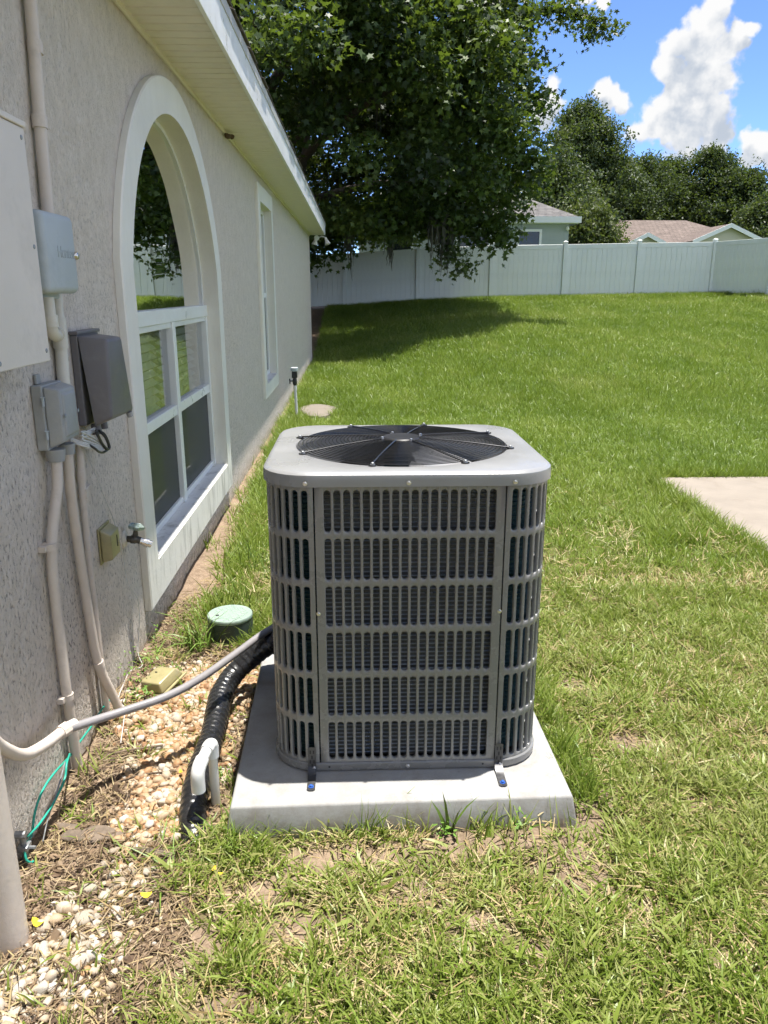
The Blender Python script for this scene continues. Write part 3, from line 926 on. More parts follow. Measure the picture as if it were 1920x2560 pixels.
def arch_window():
    ins = 0.022
    lo = [p for p in A_IN if p[1] > 1.40]
    zb = 1.43
    lo = [(YC - 1.010, zb)] + [p for p in A_IN[2:-2] if p[1] > zb] + [(YC + 1.010, zb)]
    li = []
    for y, z in lo:
        dy, dz = YC - y, ZC - z
        if z <= zb + 1e-6:
            li.append((y + math.copysign(ins, dy), zb))
        else:
            L_ = math.hypot(dy, dz)
            yy, zz = y + dy / L_ * ins, z + dz / L_ * ins
            li.append((max(YC - 1.010 + ins, min(YC + 1.010 - ins, yy)), max(zb, zz)))
    rings = [[(XG - 0.03, y, z) for y, z in lo], [(XG + 0.012, y, z) for y, z in lo], [(XG + 0.012, y, z) for y, z in li], [(XG - 0.008, y, z) for y, z in li]]
    fr = mk('arched_window', loft(rings, closed=False), MAT['vinyl'], house, 30)
    n = len(li)
    mk('pane', ([(XG, y, z) for y, z in li], [list(range(n))]), MAT['glass'], fr)
    mk('transom_bar', box(XG - 0.034, XG + 0.036, YC - 1.0095, YC + 1.0095, 1.365, 1.4375, 0.004), MAT['vinyl'], fr)
    z0, z1, zm = 0.343, 1.365, 0.885
    mk('centre_mullion', box(XG - 0.033, XG + 0.034, YC - 0.035, YC + 0.035, z0, z1 - 0.0005, 0.003), MAT['vinyl'], fr)
    mk('jamb', box(XG - 0.032, XG + 0.032, YC - 1.0095, YC - 0.965, z0, z1 - 0.0005, 0.003), MAT['vinyl'], fr)
    mk('jamb', box(XG - 0.032, XG + 0.032, YC + 0.965, YC + 1.0095, z0, z1 - 0.0005, 0.003), MAT['vinyl'], fr)
    slat = mesh_only('blind_slat', box(-0.022, 0.022, -0.445, 0.445, -0.001, 0.001), MAT['blind'])
    for s in (-1, 1):
        ya, yb = sorted((YC + s * 0.0355, YC + s * 0.9645))
        mk('meeting_rail', box(XG - 0.028, XG + 0.026, ya, yb, zm - 0.028, zm + 0.028, 0.004), MAT['vinyl'], fr)
        mk('bottom_rail', box(XG - 0.028, XG + 0.022, ya, yb, z0, z0 + 0.035, 0.004), MAT['vinyl'], fr)
        mk('top_rail', box(XG - 0.028, XG + 0.024, ya, yb, z1 - 0.03, z1 - 0.001, 0.004), MAT['vinyl'], fr)
        mk('pane', ([(XG - 0.004, ya, zm + 0.028), (XG - 0.004, yb, zm + 0.028), (XG - 0.004, yb, z1 - 0.03), (XG - 0.004, ya, z1 - 0.03)], [[0, 1, 2, 3]]), MAT['glass'], fr)
        mk('pane', ([(XG - 0.020, ya, z0 + 0.035), (XG - 0.020, yb, z0 + 0.035), (XG - 0.020, yb, zm - 0.028), (XG - 0.020, ya, zm - 0.028)], [[0, 1, 2, 3]]), MAT['glass'], fr)
        mk('insect_screen', ([(XG + 0.006, ya, z0 + 0.035), (XG + 0.006, yb, z0 + 0.035), (XG + 0.006, yb, zm - 0.028), (XG + 0.006, ya, zm - 0.028)], [[0, 1, 2, 3]]), MAT['screen'], fr)
        for k in range(21):
            z = z0 + 0.05 + k * 0.047
            inst('blind_slat', slat, fr, (XG - 0.075, (ya + yb) / 2, z), (0, R(38), 0))


arch_window()


def side_window():
    y0, y1, z0, z1 = 8.121, 9.149, 0.603, 2.374
    zm = 1.48
    fr = mk('sash_window', join(box(XG - 0.03, XG + 0.03, y0, y0 + 0.045, z0, z1, 0.003), box(XG - 0.03, XG + 0.03, y1 - 0.045, y1, z0, z1, 0.003),
                                box(XG - 0.028, XG + 0.028, y0 + 0.044, y1 - 0.044, z1 - 0.045, z1 - 0.001, 0.003),
                                box(XG - 0.028, XG + 0.028, y0 + 0.044, y1 - 0.044, z0 + 0.001, z0 + 0.045, 0.003)), MAT['vinyl'], house)
    mk('meeting_rail', box(XG - 0.027, XG + 0.026, y0 + 0.046, y1 - 0.046, zm - 0.025, zm + 0.025, 0.003), MAT['vinyl'], fr)
    for a, b in ((z0 + 0.045, zm - 0.025), (zm + 0.025, z1 - 0.045)):
        mk('pane', ([(XG, y0 + 0.045, a), (XG, y1 - 0.045, a), (XG, y1 - 0.045, b), (XG, y0 + 0.045, b)], [[0, 1, 2, 3]]), MAT['glass'], fr)
    mk('insect_screen', ([(XG + 0.01, y0 + 0.045, z0 + 0.045), (XG + 0.01, y1 - 0.045, z0 + 0.045), (XG + 0.01, y1 - 0.045, zm - 0.025), (XG + 0.01, y0 + 0.045, zm - 0.025)], [[0, 1, 2, 3]]), MAT['screen'], fr)


side_window()

# eave: soffit panels, fascia, drip edge, shingle courses
XF = -0.632
ZS = 2.66
soffit_trim = mk('soffit', box(W + 0.001, W + 0.016, WY0, WY1 - 0.02, ZS - 0.022, ZS + 0.004, 0.003), MAT['soffit'], house)


def soffit_panel_mesh():
    # three flat ribs with V grooves, perforated look left to relief; runs wall to fascia
    w = 0.302
    prof = []
    for k in range(3):
        a = k * w / 3
        prof += [(a + 0.001, 0.008), (a + 0.007, 0.0), (a + w / 3 - 0.010, 0.0), (a + w / 3 - 0.004, 0.007)]
    rings = []
    for x in (W + 0.014, XF - 0.002):
        rings.append([(x, y, z) for y, z in prof])
    return mesh_only('soffit_panel', loft(rings, closed=False), MAT['soffit'])


spm = soffit_panel_mesh()
y = WY1 - 0.05 - 0.302
while y > 1.6:
    inst('soffit_panel', spm, soffit_trim, (0, y, ZS))
    y -= 0.304
mk('soffit', box(W + 0.014, XF - 0.002, WY0, y + 0.302, ZS, ZS + 0.006), MAT['soffit'], house)
mk('soffit_backing', box(W + 0.002, XF - 0.003, WY0, WY1 - 0.03, ZS + 0.012, ZS + 0.03), MAT['drip'], house)
fascia = mk('fascia', join(box(XF - 0.002, XF + 0.018, WY0, WY1 - 0.10, ZS - 0.012, ZS + 0.205, 0.003)), MAT['fascia'], house)
mk('fascia_return', box(W + 0.02, XF - 0.0025, WY1 - 0.026, WY1 - 0.012, ZS - 0.006, ZS + 0.16, 0.002), MAT['fascia'], house)
mk('drip_edge', box(XF + 0.0185, XF + 0.0235, WY0, WY1 - 0.06, ZS + 0.165, ZS + 0.222, 0.001), MAT['drip'], house)
SL = 5.0 / 12
roof = mk('roof', hexa([(XF + 0.02, WY0, ZS + 0.208), (XF + 0.02, WY1 + 0.03, ZS + 0.208), (-6.7, WY1 + 0.03, ZS + 0.208 + 6.05 * SL), (-6.7, WY0, ZS + 0.208 + 6.05 * SL),
                        (XF + 0.02, WY0, ZS + 0.226), (XF + 0.02, WY1 + 0.03, ZS + 0.226), (-6.7, WY1 + 0.03, ZS + 0.226 + 6.05 * SL), (-6.7, WY0, ZS + 0.226 + 6.05 * SL)]), MAT['shingle'], house)
mk('roof_back', hexa([(-6.7, WY0, ZS + 0.208 + 6.05 * SL), (-6.7, WY1 + 0.03, ZS + 0.208 + 6.05 * SL), (-12.9, WY1 + 0.03, ZS + 0.1), (-12.9, WY0, ZS + 0.1),
                      (-6.7, WY0, ZS + 0.226 + 6.05 * SL), (-6.7, WY1 + 0.03, ZS + 0.226 + 6.05 * SL), (-12.9, WY1 + 0.03, ZS + 0.118), (-12.9, WY0, ZS + 0.118)]), MAT['shingle'], house)
ang = math.atan(SL)
shm = [mesh_only('shingle', box(-0.30, 0.0, 0.004, 0.32 - d, 0.0, 0.006, 0.0015, 1), MAT['shingle']) for d in (0.006, 0.02, 0.012)]
for c in range(2):
    k = 0
    yy = 1.5 + 0.16 * c
    while yy < WY1 - 0.3:
        x = XF + 0.034 - 0.135 * c + random.uniform(-0.009, 0.007)
        zz = ZS + 0.230 + (XF + 0.02 - x) * SL + 0.007 * c + random.uniform(0, 0.003)
        inst('shingle', shm[k % 3], roof, (x, yy, zz), (0, ang, random.uniform(-0.006, 0.006)))
        yy += 0.325
        k += 1

# small things fixed to the house
nest = mk('wasp_nest', join(lathe([(0.006, -0.03), (0.02, -0.024), (0.026, -0.008), (0.024, 0.0)], (-0.925, 6.25, 2.637), (0.2, 0.1, 1), 10),
                            lathe([(0.005, -0.028), (0.016, -0.02), (0.02, 0.0)], (-0.905, 6.31, 2.640), (0.1, 0.3, 1), 9),
                            lathe([(0.004, -0.03), (0.012, -0.02), (0.013, 0.0)], (-0.93, 6.20, 2.635), (0, -0.4, 1), 9)), MAT['nest'], smooth=60, loc=(-0.925, 6.25, 2.637))
tag(nest, 'small brown mud wasp nest where the soffit meets the stucco wall', 'wasp nest')

fl = thing('flood_light', (-0.80, WY1 + 0.02, 2.62), 'twin-head white flood light under the far end of the eave', 'flood light')
mk('mounting_plate', lathe([(0.055, 0.0), (0.055, 0.02), (0.03, 0.035)], (-0.80, WY1 + 0.001, 2.60), (0, 1, 0), 20), MAT['white'], fl, 40)
for dx, ax in ((-0.02, (-0.25, 0.10, -1)), (0.20, (0.35, -0.15, -1))):
    a = np.array(ax, float)
    a /= np.linalg.norm(a)
    top = np.array((-0.80 + dx * 0.9 + 0.0, WY1 + 0.13, 2.615))
    mk('swivel_arm', tube([(-0.80, WY1 + 0.03, 2.60), (-0.80 + dx * 0.5, WY1 + 0.09, 2.635), tuple(top)], 0.012, 8), MAT['drip'], fl, 60)
    mk('lamp_head', lathe([(0.020, 0.0), (0.028, 0.03), (0.032, 0.06), (0.062, 0.13), (0.064, 0.145), (0.058, 0.146), (0.02, 0.12)], top, a, 20), MAT['trim'], fl, 50)

# ---------------------------------------------------------------- boxes and pipes on the wall
p = thing('electrical_panel', (W, 1.86, 1.35), 'large flat painted steel electrical panel box high on the wall, cut by the frame', 'electrical panel')
mk('box_body', box(W + 0.001, -0.842, 1.50, 2.163, 1.352, 1.93, 0.004), MAT['panel_box'], p)
mk('cover', box(-0.8415, -0.834, 1.495, 2.168, 1.346, 1.925, 0.003), MAT['panel_box'], p)
mk('rain_lip', box(W + 0.001, -0.829, 1.493, 2.172, 1.926, 1.941, 0.003), MAT['panel_box'], p)
mk('conduit_stub', tube(spline([(-0.915, 1.90, 1.352), (-0.915, 1.90, 1.325), (-0.917, 1.875, 1.300), (-0.92, 1.82, 1.293), (-0.92, 1.70, 1.290), (-0.92, 1.55, 1.288)], 5), 0.022, 12), MAT['conduit'], p, 60)
mk('locknut', tube([(-0.915, 1.90, 1.349), (-0.915, 1.90, 1.336)], 0.029, 8), MAT['conduit'], p, 40)

box_screw = mesh_only('cover_screw', lathe([(0.006, 0.0), (0.006, 0.0015), (0.003, 0.003)], (0, 0, 0), (1, 0, 0), 10), MAT['zinc'], 40)
for yy, zz in ((2.145, 1.375), (2.145, 1.64), (2.145, 1.90), (1.86, 1.365)):
    inst('cover_screw', box_screw, p, (-0.8339, yy, zz))

ir = thing('irrigation_controller', (W, 2.385, 1.52), 'pale blue-grey plastic irrigation controller box with raised lettering and a silver lock', 'controller box')
mk('back_case', box(W + 0.001, -0.905, 2.268, 2.488, 1.506, 1.735, 0.006), MAT['grey_box'], ir, 40)
mk('door', box(-0.9045, -0.846, 2.255, 2.50, 1.522, 1.744, 0.020, 4), MAT['grey_box'], ir, 50)
mk('key_lock', lathe([(0.0115, 0.0), (0.0115, 0.008), (0.008, 0.012), (0.004, 0.0125)], (-0.849, 2.486, 1.632), (1, 0.15, 0), 18), MAT['chrome'], ir, 50)


def text_mesh(name, body, size, depth, mat, parent, origin, shear=0.0):
    cu = bpy.data.curves.new(name, 'FONT')
    cu.body = body
    cu.size = size
    cu.extrude = depth
    cu.align_x = 'CENTER'
    cu.align_y = 'CENTER'
    tmp = bpy.data.objects.new(name, cu)
    dg = bpy.context.evaluated_depsgraph_get()
    COL.objects.link(tmp)
    dg.update()
    me = bpy.data.meshes.new_from_object(tmp.evaluated_get(dg))
    COL.objects.unlink(tmp)
    bpy.data.objects.remove(tmp)
    me.transform(Matrix(((0, 0, 1, 0), (1, 0, 0, 0), (0, 1, 0, 0), (0, 0, 0, 1))))   # lies on a plane facing +X
    me.materials.clear()
    me.materials.append(mat)
    o = bpy.data.objects.new(name, me)
    o.location = Vector(origin) - ORG[parent]
    return reg(o, parent, origin=origin)


text_mesh('lettering', 'Hunter', 0.046, 0.0012, MAT['letters'], ir, (-0.8458, 2.408, 1.636))


def pipe_thing(name, label, path, r, mat='conduit', seg=12, straps=(), couplings=(), smooth_n=6, cat='conduit'):
    t = thing(name, path[-1], label, cat)
    P = spline(path, smooth_n) if smooth_n > 1 else path
    mk('pipe', tube(P, r, seg), MAT[mat], t, 60)
    for a, b in couplings:
        mk('coupling', tube([a, b], r * 1.22, seg), MAT[mat], t, 40)
    for c in straps:
        x, y_, z_ = c
        mk('strap', join(tube([(x, y_, z_ - 0.010), (x, y_, z_ + 0.010)], r * 1.2, seg), box(W + 0.001, x, y_ - r * 2.1, y_ + r * 2.1, z_ - 0.009, z_ + 0.009, 0.001, 1)), MAT[mat], t, 40)
    return t


XP = W + 0.023
pipe_thing('conduit', 'painted conduit dropping from the soffit to the irrigation controller', [(XP, 2.60, 2.66), (XP, 2.585, 2.3), (XP, 2.555, 2.0), (XP, 2.535, 1.70)], 0.0185,
           couplings=[((XP, 2.585, 2.235), (XP, 2.583, 2.20)), ((XP, 2.556, 2.03), (XP, 2.553, 1.995))])
t = pipe_thing('conduit', 'cream conduit with tee between the irrigation controller and the small grey utility box',
               [(XP, 2.528, 1.70), (XP, 2.524, 1.50), (XP, 2.520, 1.35), (XP, 2.505, 1.20)], 0.0195, mat='pvc_old',
               couplings=[((XP, 2.522, 1.45), (XP, 2.519, 1.355))])
mk('elbow', tube(spline([(-0.893, 2.352, 1.512), (-0.893, 2.352, 1.45), (-0.894, 2.358, 1.418), (-0.900, 2.395, 1.402), (-0.915, 2.46, 1.402), (XP, 2.515, 1.402)], 6), 0.0185, 12), MAT['pvc_old'], t, 60)
mk('elbow_collar', tube([(-0.893, 2.352, 1.462), (-0.893, 2.352, 1.428)], 0.0225, 12), MAT['pvc_old'], t, 40)
mk('elbow_collar', tube([(-0.906, 2.425, 1.402), (-0.912, 2.45, 1.402)], 0.0225, 12), MAT['pvc_old'], t, 40)

ub = thing('utility_box', (W, 2.38, 1.07), 'small weathered light grey utility box with hinged lid and two pipe hubs', 'utility box')
mk('base', box(W + 0.001, W + 0.034, 2.300, 2.462, 1.068, 1.262, 0.004), MAT['util_box'], ub)
mk('lid', hexa([(W + 0.0345, 2.306, 1.074), (W + 0.0345, 2.458, 1.074), (W + 0.0345, 2.458, 1.258), (W + 0.0345, 2.306, 1.258),
                (-0.8785, 2.318, 1.092), (-0.8785, 2.446, 1.092), (-0.8785, 2.446, 1.246), (-0.8785, 2.318, 1.246)], 0.006, 3), MAT['util_box'], ub, 40)
mk('raised_panel', hexa([(-0.8790, 2.328, 1.102), (-0.8790, 2.438, 1.102), (-0.8790, 2.438, 1.238), (-0.8790, 2.328, 1.238),
                         (-0.872, 2.336, 1.110), (-0.872, 2.430, 1.110), (-0.872, 2.430, 1.230), (-0.872, 2.336, 1.230)], 0.003, 2), MAT['util_box'], ub, 40)
mk('mounting_tab', box(W + 0.002, W + 0.012, 2.33, 2.36, 1.2625, 1.292, 0.003), MAT['util_box'], ub)
for zc in (1.215, 1.115):
    mk('hinge_pin', join(tube([(W + 0.036, 2.296, zc - 0.012), (W + 0.036, 2.296, zc + 0.012)], 0.0045, 8), tube([(W + 0.036, 2.296, zc + 0.012), (W + 0.036, 2.296, zc + 0.015)], 0.007, 8)), MAT['grey_box'], ub, 40)
inst('cover_screw', box_screw, ub, (-0.8718, 2.437, 1.17))
inst('cover_screw', box_screw, ub, (-0.8718, 2.329, 1.17))
mk('pipe_hub', tube([(-0.918, 2.338, 1.0675), (-0.918, 2.338, 1.030)], [0.030, 0.025], 14), MAT['util_box'], ub, 40)
mk('pipe_hub', tube([(-0.915, 2.425, 1.0675), (-0.915, 2.425, 1.035)], [0.026, 0.023], 14), MAT['util_box'], ub, 40)

db = thing('telephone_box', (W, 2.78, 1.08), 'dark grey plastic telephone box with its cover hanging ajar beside the arched window', 'utility box')
mk('back_plate', box(W + 0.001, W + 0.027, 2.663, 2.885, 1.082, 1.388, 0.004), MAT['dark_box'], db)
mk('top_flange', box(W + 0.001, W + 0.032, 2.655, 2.892, 1.3885, 1.400, 0.003), MAT['dark_box'], db)


def cover_shell():
    # outer shell corners: back ring then front ring, open at the back; tilted out at the bottom
    bk = [(-0.900, 2.663, 1.080), (-0.897, 2.935, 1.075), (-0.927, 2.860, 1.383), (-0.927, 2.663, 1.383)]
    fr = [(-0.842, 2.672, 1.105), (-0.838, 2.925, 1.098), (-0.833, 2.835, 1.374), (-0.833, 2.672, 1.374)]
    mid = [(0.55 * a[0] + 0.45 * b[0], a[1], a[2]) if i > -1 else a for i, (a, b) in enumerate(zip(bk, fr))]
    bm = bmesh.new()
    B = [bm.verts.new(q) for q in bk]
    F_ = [bm.verts.new(q) for q in fr]
    for i in range(4):
        bm.faces.new([B[i], B[(i + 1) % 4], F_[(i + 1) % 4], F_[i]])
    bm.faces.new(F_)
    bmesh.ops.recalc_face_normals(bm, faces=bm.faces)
    ed = [e for e in bm.edges if len(e.link_faces) == 2]
    bmesh.ops.bevel(bm, geom=ed, offset=0.012, segments=3, profile=0.5, affect='EDGES')
    bmesh.ops.solidify(bm, geom=list(bm.faces), thickness=0.003)
    return from_bm(bm)


cv = mk('cover', cover_shell(), MAT['dark_box'], db, 40)
mk('screw_boss', join(tube([(-0.846, 2.885, 1.096), (-0.842, 2.888, 1.079)], [0.012, 0.010], 14)), MAT['util_box'], cv, 40)
mk('cable_gland', tube([(-0.915, 2.80, 1.081), (-0.913, 2.80, 1.050)], 0.012, 10), MAT['dark_box'], db, 40)
mk('cable_gland', tube([(-0.915, 2.715, 1.081), (-0.913, 2.715, 1.045)], 0.017, 10), MAT['dark_box'], db, 40)
wl = thing('cable_coil', (-0.90, 2.62, 1.0), 'coiled grey and black cables hanging below the dark telephone box', 'cable')
for k in range(3):
    o_ = 0.006 * k
    mk('grey_cable', tube(spline([(-0.915, 2.70, 1.07 - o_), (-0.905, 2.60, 1.075 - o_), (-0.902, 2.53, 1.085 - o_ * 2), (-0.900, 2.60, 1.060 - o_ * 2), (-0.897, 2.695, 1.016 - o_),
                                  (-0.896, 2.700, 1.005 - o_), (-0.898, 2.640, 1.016 - o_), (-0.902, 2.55, 1.045 - o_), (-0.93, 2.50, 1.07 - o_)], 7), 0.0034, 7), MAT['cable_w'], wl, 60)
for k in range(2):
    o_ = 0.009 * k
    mk('black_cable', tube(spline([(-0.91, 2.715, 1.05), (-0.892, 2.645, 1.068 - o_), (-0.890, 2.69, 1.014), (-0.888, 2.722 + o_, 0.988), (-0.887, 2.745 + o_, 0.992), (-0.888, 2.722, 1.030 + o_), (-0.90, 2.70, 1.06)], 7), 0.0042, 7), MAT['cable_b'], wl, 60)
mk('black_cable', tube(spline([(-0.91, 2.56, 1.05), (-0.89, 2.60, 1.018), (-0.888, 2.635, 0.998), (-0.888, 2.678, 0.986), (-0.888, 2.725, 0.985)], 7), 0.0042, 7), MAT['cable_b'], wl, 60)

pipe_thing('conduit', 'painted conduit under the small grey utility box, nearest the camera of three', [(-0.918, 2.338, 1.035), (-0.92, 2.325, 0.95), (-0.930, 2.270, 0.82), (XP, 2.245, 0.70), (XP, 2.235, 0.42), (XP, 2.235, 0.28), (XP, 2.245, 0.10), (XP, 2.25, -0.06)],
           0.0165, straps=[(XP, 2.247, 0.785), (XP, 2.236, 0.283)])
pipe_thing('conduit', 'painted conduit from the small grey utility box bending out to the ground, middle of three',
           [(-0.915, 2.425, 1.04), (-0.925, 2.44, 0.90), (XP, 2.475, 0.68), (XP, 2.500, 0.42), (-0.928, 2.520, 0.25), (-0.905, 2.565, 0.10), (-0.875, 2.60, -0.05)], 0.0165,
           couplings=[((-0.929, 2.518, 0.262), (-0.926, 2.523, 0.238))])
t = pipe_thing('conduit', 'thin painted conduit below the dark telephone box, farthest of three', [(W + 0.018, 2.61, 1.05), (W + 0.018, 2.585, 0.90), (W + 0.018, 2.57, 0.64), (W + 0.018, 2.57, 0.33), (W + 0.018, 2.58, -0.04)], 0.0125,
               couplings=[((W + 0.018, 2.590, 0.94), (W + 0.018, 2.586, 0.905)), ((W + 0.018, 2.571, 0.66), (W + 0.018, 2.570, 0.63))])
mk('nail_strap', join(box(W + 0.012, W + 0.034, 2.575, 2.600, 0.845, 0.880, 0.002), box(W + 0.002, W + 0.010, 2.602, 2.70, 0.862, 0.869, 0.001, 1)), MAT['conduit'], t)

ob = thing('outlet_cover', (W, 2.79, 0.56), 'yellowed clear plastic outlet cover still mounted on the stucco wall', 'outlet cover')
mk('back_plate', box(W + 0.001, W + 0.008, 2.722, 2.852, 0.552, 0.690, 0.002), MAT['yellow_box'], ob)
mk('bubble', hexa([(W + 0.0085, 2.728, 0.558), (W + 0.0085, 2.846, 0.558), (W + 0.0085, 2.846, 0.684), (W + 0.0085, 2.728, 0.684),
                   (W + 0.046, 2.734, 0.566), (W + 0.046, 2.838, 0.566), (W + 0.046, 2.838, 0.664), (W + 0.046, 2.734, 0.664)], 0.006, 3), MAT['yellow_box'], ob, 40)
mk('slot', box(W + 0.0462, W + 0.048, 2.80, 2.806, 0.600, 0.645, 0.0005, 1), MAT['brass'], ob)

oc = thing('outlet_cover', (-0.79, 2.80, 0.02), 'yellowed plastic outlet cover lying on the gravel below the wall', 'outlet cover')
RX = Matrix.Rotation(R(-28), 3, 'Z') @ Matrix.Rotation(R(14), 3, 'X') @ Matrix.Rotation(R(-8), 3, 'Y')


def rot_pts(vf, m, c):
    return [tuple(m @ Vector(q) + Vector(c)) for q in vf[0]], vf[1]


cpos = (-0.785, 2.80, 0.022)
mk('back_plate', rot_pts(box(-0.066, 0.066, -0.075, 0.075, -0.004, 0.004, 0.002), RX, cpos), MAT['yellow_box'], oc)
mk('bubble', rot_pts(hexa([(-0.058, -0.066, 0.0045), (0.058, -0.066, 0.0045), (0.058, 0.066, 0.0045), (-0.058, 0.066, 0.0045),
                           (-0.050, -0.056, 0.046), (0.050, -0.056, 0.046), (0.050, 0.044, 0.046), (-0.050, 0.044, 0.046)], 0.006, 3), RX, cpos), MAT['yellow_box'], oc, 40)
mk('mounting_ear', rot_pts(box(-0.092, -0.0665, -0.07, -0.045, -0.003, 0.003, 0.001), RX, cpos), MAT['yellow_box'], oc)

hb = thing('hose_spigot', (W, 3.02, 0.55), 'outdoor hose spigot with green round handle beside the arched window surround', 'spigot')
hc = np.array((W, 3.03, 0.555))
mk('flange', lathe([(0.034, 0.0), (0.034, 0.004), (0.022, 0.012), (0.015, 0.014)], hc, (1, 0, 0), 20), MAT['pvc_old'], hb, 40)
mk('valve_body', tube(spline([hc + (0.012, 0, 0), hc + (0.030, 0, -0.002), hc + (0.048, 0.002, -0.004), hc + (0.066, 0.004, -0.010)], 4), [0.013] * 4 + [0.018] * 5 + [0.015] * 4, 14), MAT['brass'], hb, 60)
mk('bonnet', tube([hc + (0.045, 0.0, 0.006), hc + (0.050, 0.0, 0.028), hc + (0.053, 0, 0.046)], [0.012, 0.010, 0.006], 10), MAT['brass'], hb, 50)
mk('outlet', tube([hc + (0.062, 0.004, -0.010), hc + (0.080, 0.008, -0.018), hc + (0.0805, 0.008, -0.018), hc + (0.094, 0.011, -0.024), hc + (0.0945, 0.011, -0.024), hc + (0.106, 0.014, -0.029)],
                  [0.014, 0.014, 0.019, 0.019, 0.015, 0.015], 16), MAT['chrome'], hb, 30)
hw = []
for k in range(40):
    a = 2 * math.pi * k / 40
    r_ = 0.029 + 0.003 * math.cos(5 * a)
    hw.append((r_ * math.cos(a), r_ * math.sin(a)))
hm = Matrix.Rotation(R(14), 3, 'Y')


def hring(s, z):
    return [tuple(hm @ Vector((x * s, y_ * s, z)) + Vector(hc + (0.055, 0, 0.050))) for x, y_ in hw]


mk('handle', loft([hring(0.3, -0.002), hring(0.86, 0.000), hring(1.0, -0.006), hring(1.06, 0.0), hring(1.0, 0.007), hring(0.8, 0.004), hring(0.25, 0.006)], cap=True), MAT['handle'], hb, 60)

sp = thing('standpipe', (-0.861, 1.55, 0.0), 'thick white painted vertical pipe at the left edge near the stones', 'pipe')
mk('pipe', tube([(-0.861, 1.55, -0.05), (-0.861, 1.55, 0.5), (-0.861, 1.55, 1.288)], 0.045, 24), MAT['conduit'], sp, 60)
mk('collar', tube([(-0.861, 1.55, 1.20), (-0.861, 1.55, 1.286)], 0.051, 24), MAT['conduit'], sp, 40)

gw = thing('ground_wire', (-0.93, 1.82, 0.0), 'green insulated ground wires clamped to a rod at the foot of the wall', 'wire')
mk('green_wire', tube(spline([(-0.94, 2.62, 0.05), (-0.942, 2.53, 0.059), (-0.942, 2.45, 0.057), (-0.942, 2.32, 0.069), (-0.942, 2.22, 0.076), (-0.941, 2.11, 0.099), (-0.938, 2.02, 0.112), (-0.936, 1.955, 0.105), (-0.933, 1.91, 0.086), (-0.928, 1.87, 0.055), (-0.926, 1.83, 0.06)], 6), 0.0036, 7), MAT['green_wire'], gw, 60)
mk('green_wire', tube(spline([(-0.938, 2.21, 0.09), (-0.917, 2.13, 0.108), (-0.913, 2.094, 0.080), (-0.912, 2.02, 0.068), (-0.912, 1.943, 0.068), (-0.916, 1.883, 0.070), (-0.925, 1.835, 0.075)], 6), 0.0036, 7), MAT['green_wire'], gw, 60)
mk('bare_wire', tube(spline([(-0.93, 2.15, 0.10), (-0.915, 2.05, 0.085), (-0.912, 1.95, 0.05), (-0.905, 1.88, 0.022)], 6), 0.0024, 6), MAT['zinc'], gw, 60)
mk('green_wire', tube(spline([(-0.925, 1.812, 0.06), (-0.918, 1.800, 0.030), (-0.908, 1.806, 0.014), (-0.902, 1.822, 0.016)], 6), 0.0036, 7), MAT['green_wire'], gw, 60)
mk('ground_rod', tube([(-0.930, 1.822, -0.05), (-0.930, 1.822, 0.085)], 0.0085, 10), MAT['zinc'], gw, 60)
mk('clamp', join(box(-0.944, -0.914, 1.805, 1.838, 0.045, 0.062, 0.003), tube([(-0.914, 1.82, 0.053), (-0.896, 1.818, 0.053)], 0.005, 6), tube([(-0.944, 1.812, 0.10), (-0.915, 1.812, 0.10)], 0.011, 8)), MAT['zinc'], gw, 40)

tw = mk('thin_wire', tube(spline([(-0.905, 2.45, 1.075), (-0.925, 2.576, 1.021), (-0.930, 2.681, 0.932), (-0.930, 2.773, 0.797), (-0.93, 2.847, 0.69), (-0.93, 2.911, 0.546), (-0.93, 2.944, 0.397), (-0.925, 3.03, 0.294), (-0.925, 3.035, 0.198),
                                  (-0.93, 2.988, 0.069), (-0.905, 2.944, 0.025), (-0.938, 2.887, 0.03), (-0.935, 2.761, 0.025), (-0.925, 2.682, 0.02), (-0.877, 2.594, 0.03), (-0.856, 2.511, 0.03), (-0.83, 2.379, 0.02)], 6), 0.0016, 6), MAT['cable_w'], smooth=60, loc=(-0.93, 2.95, 0.03))
tag(tw, 'thin white wire dangling down the wall past the outlet cover', 'wire')

# flexible conduit from the panel to the unit
fx = thing('flexible_conduit', (-0.90, 1.9, 0.0), 'grey flexible conduit sagging from the wall across to the air conditioner', 'conduit')
mk('painted_end', tube(spline([(-0.915, 1.62, 1.285), (-0.912, 1.63, 0.9), (-0.908, 1.655, 0.60), (-0.906, 1.70, 0.475), (-0.906, 1.765, 0.395), (-0.904, 1.85, 0.325), (-0.900, 1.96, 0.283), (-0.885, 2.055, 0.268)], 6), 0.0165, 14), MAT['conduit'], fx, 60)
mk('connector', tube([(-0.888, 2.045, 0.269), (-0.878, 2.075, 0.267), (-0.8775, 2.0755, 0.267), (-0.862, 2.100, 0.265)], [0.0215, 0.0215, 0.0185, 0.0185], 10), MAT['conduit'], fx, 30)
fp = spline([(-0.880, 2.065, 0.268), (-0.80, 2.155, 0.252), (-0.735, 2.205, 0.25), (-0.627, 2.290, 0.25), (-0.54, 2.413, 0.25), (-0.45, 2.585, 0.252), (-0.357, 2.760, 0.258), (-0.262, 2.86, 0.27)], 8)
mk('hose', tube(fp, 0.0135, 14), MAT['flex'], fx, 60)

# ---------------------------------------------------------------- concrete pad and air conditioner
PT = 0.086
pad_rot = Matrix.Rotation(R(1.0), 3, 'Z')


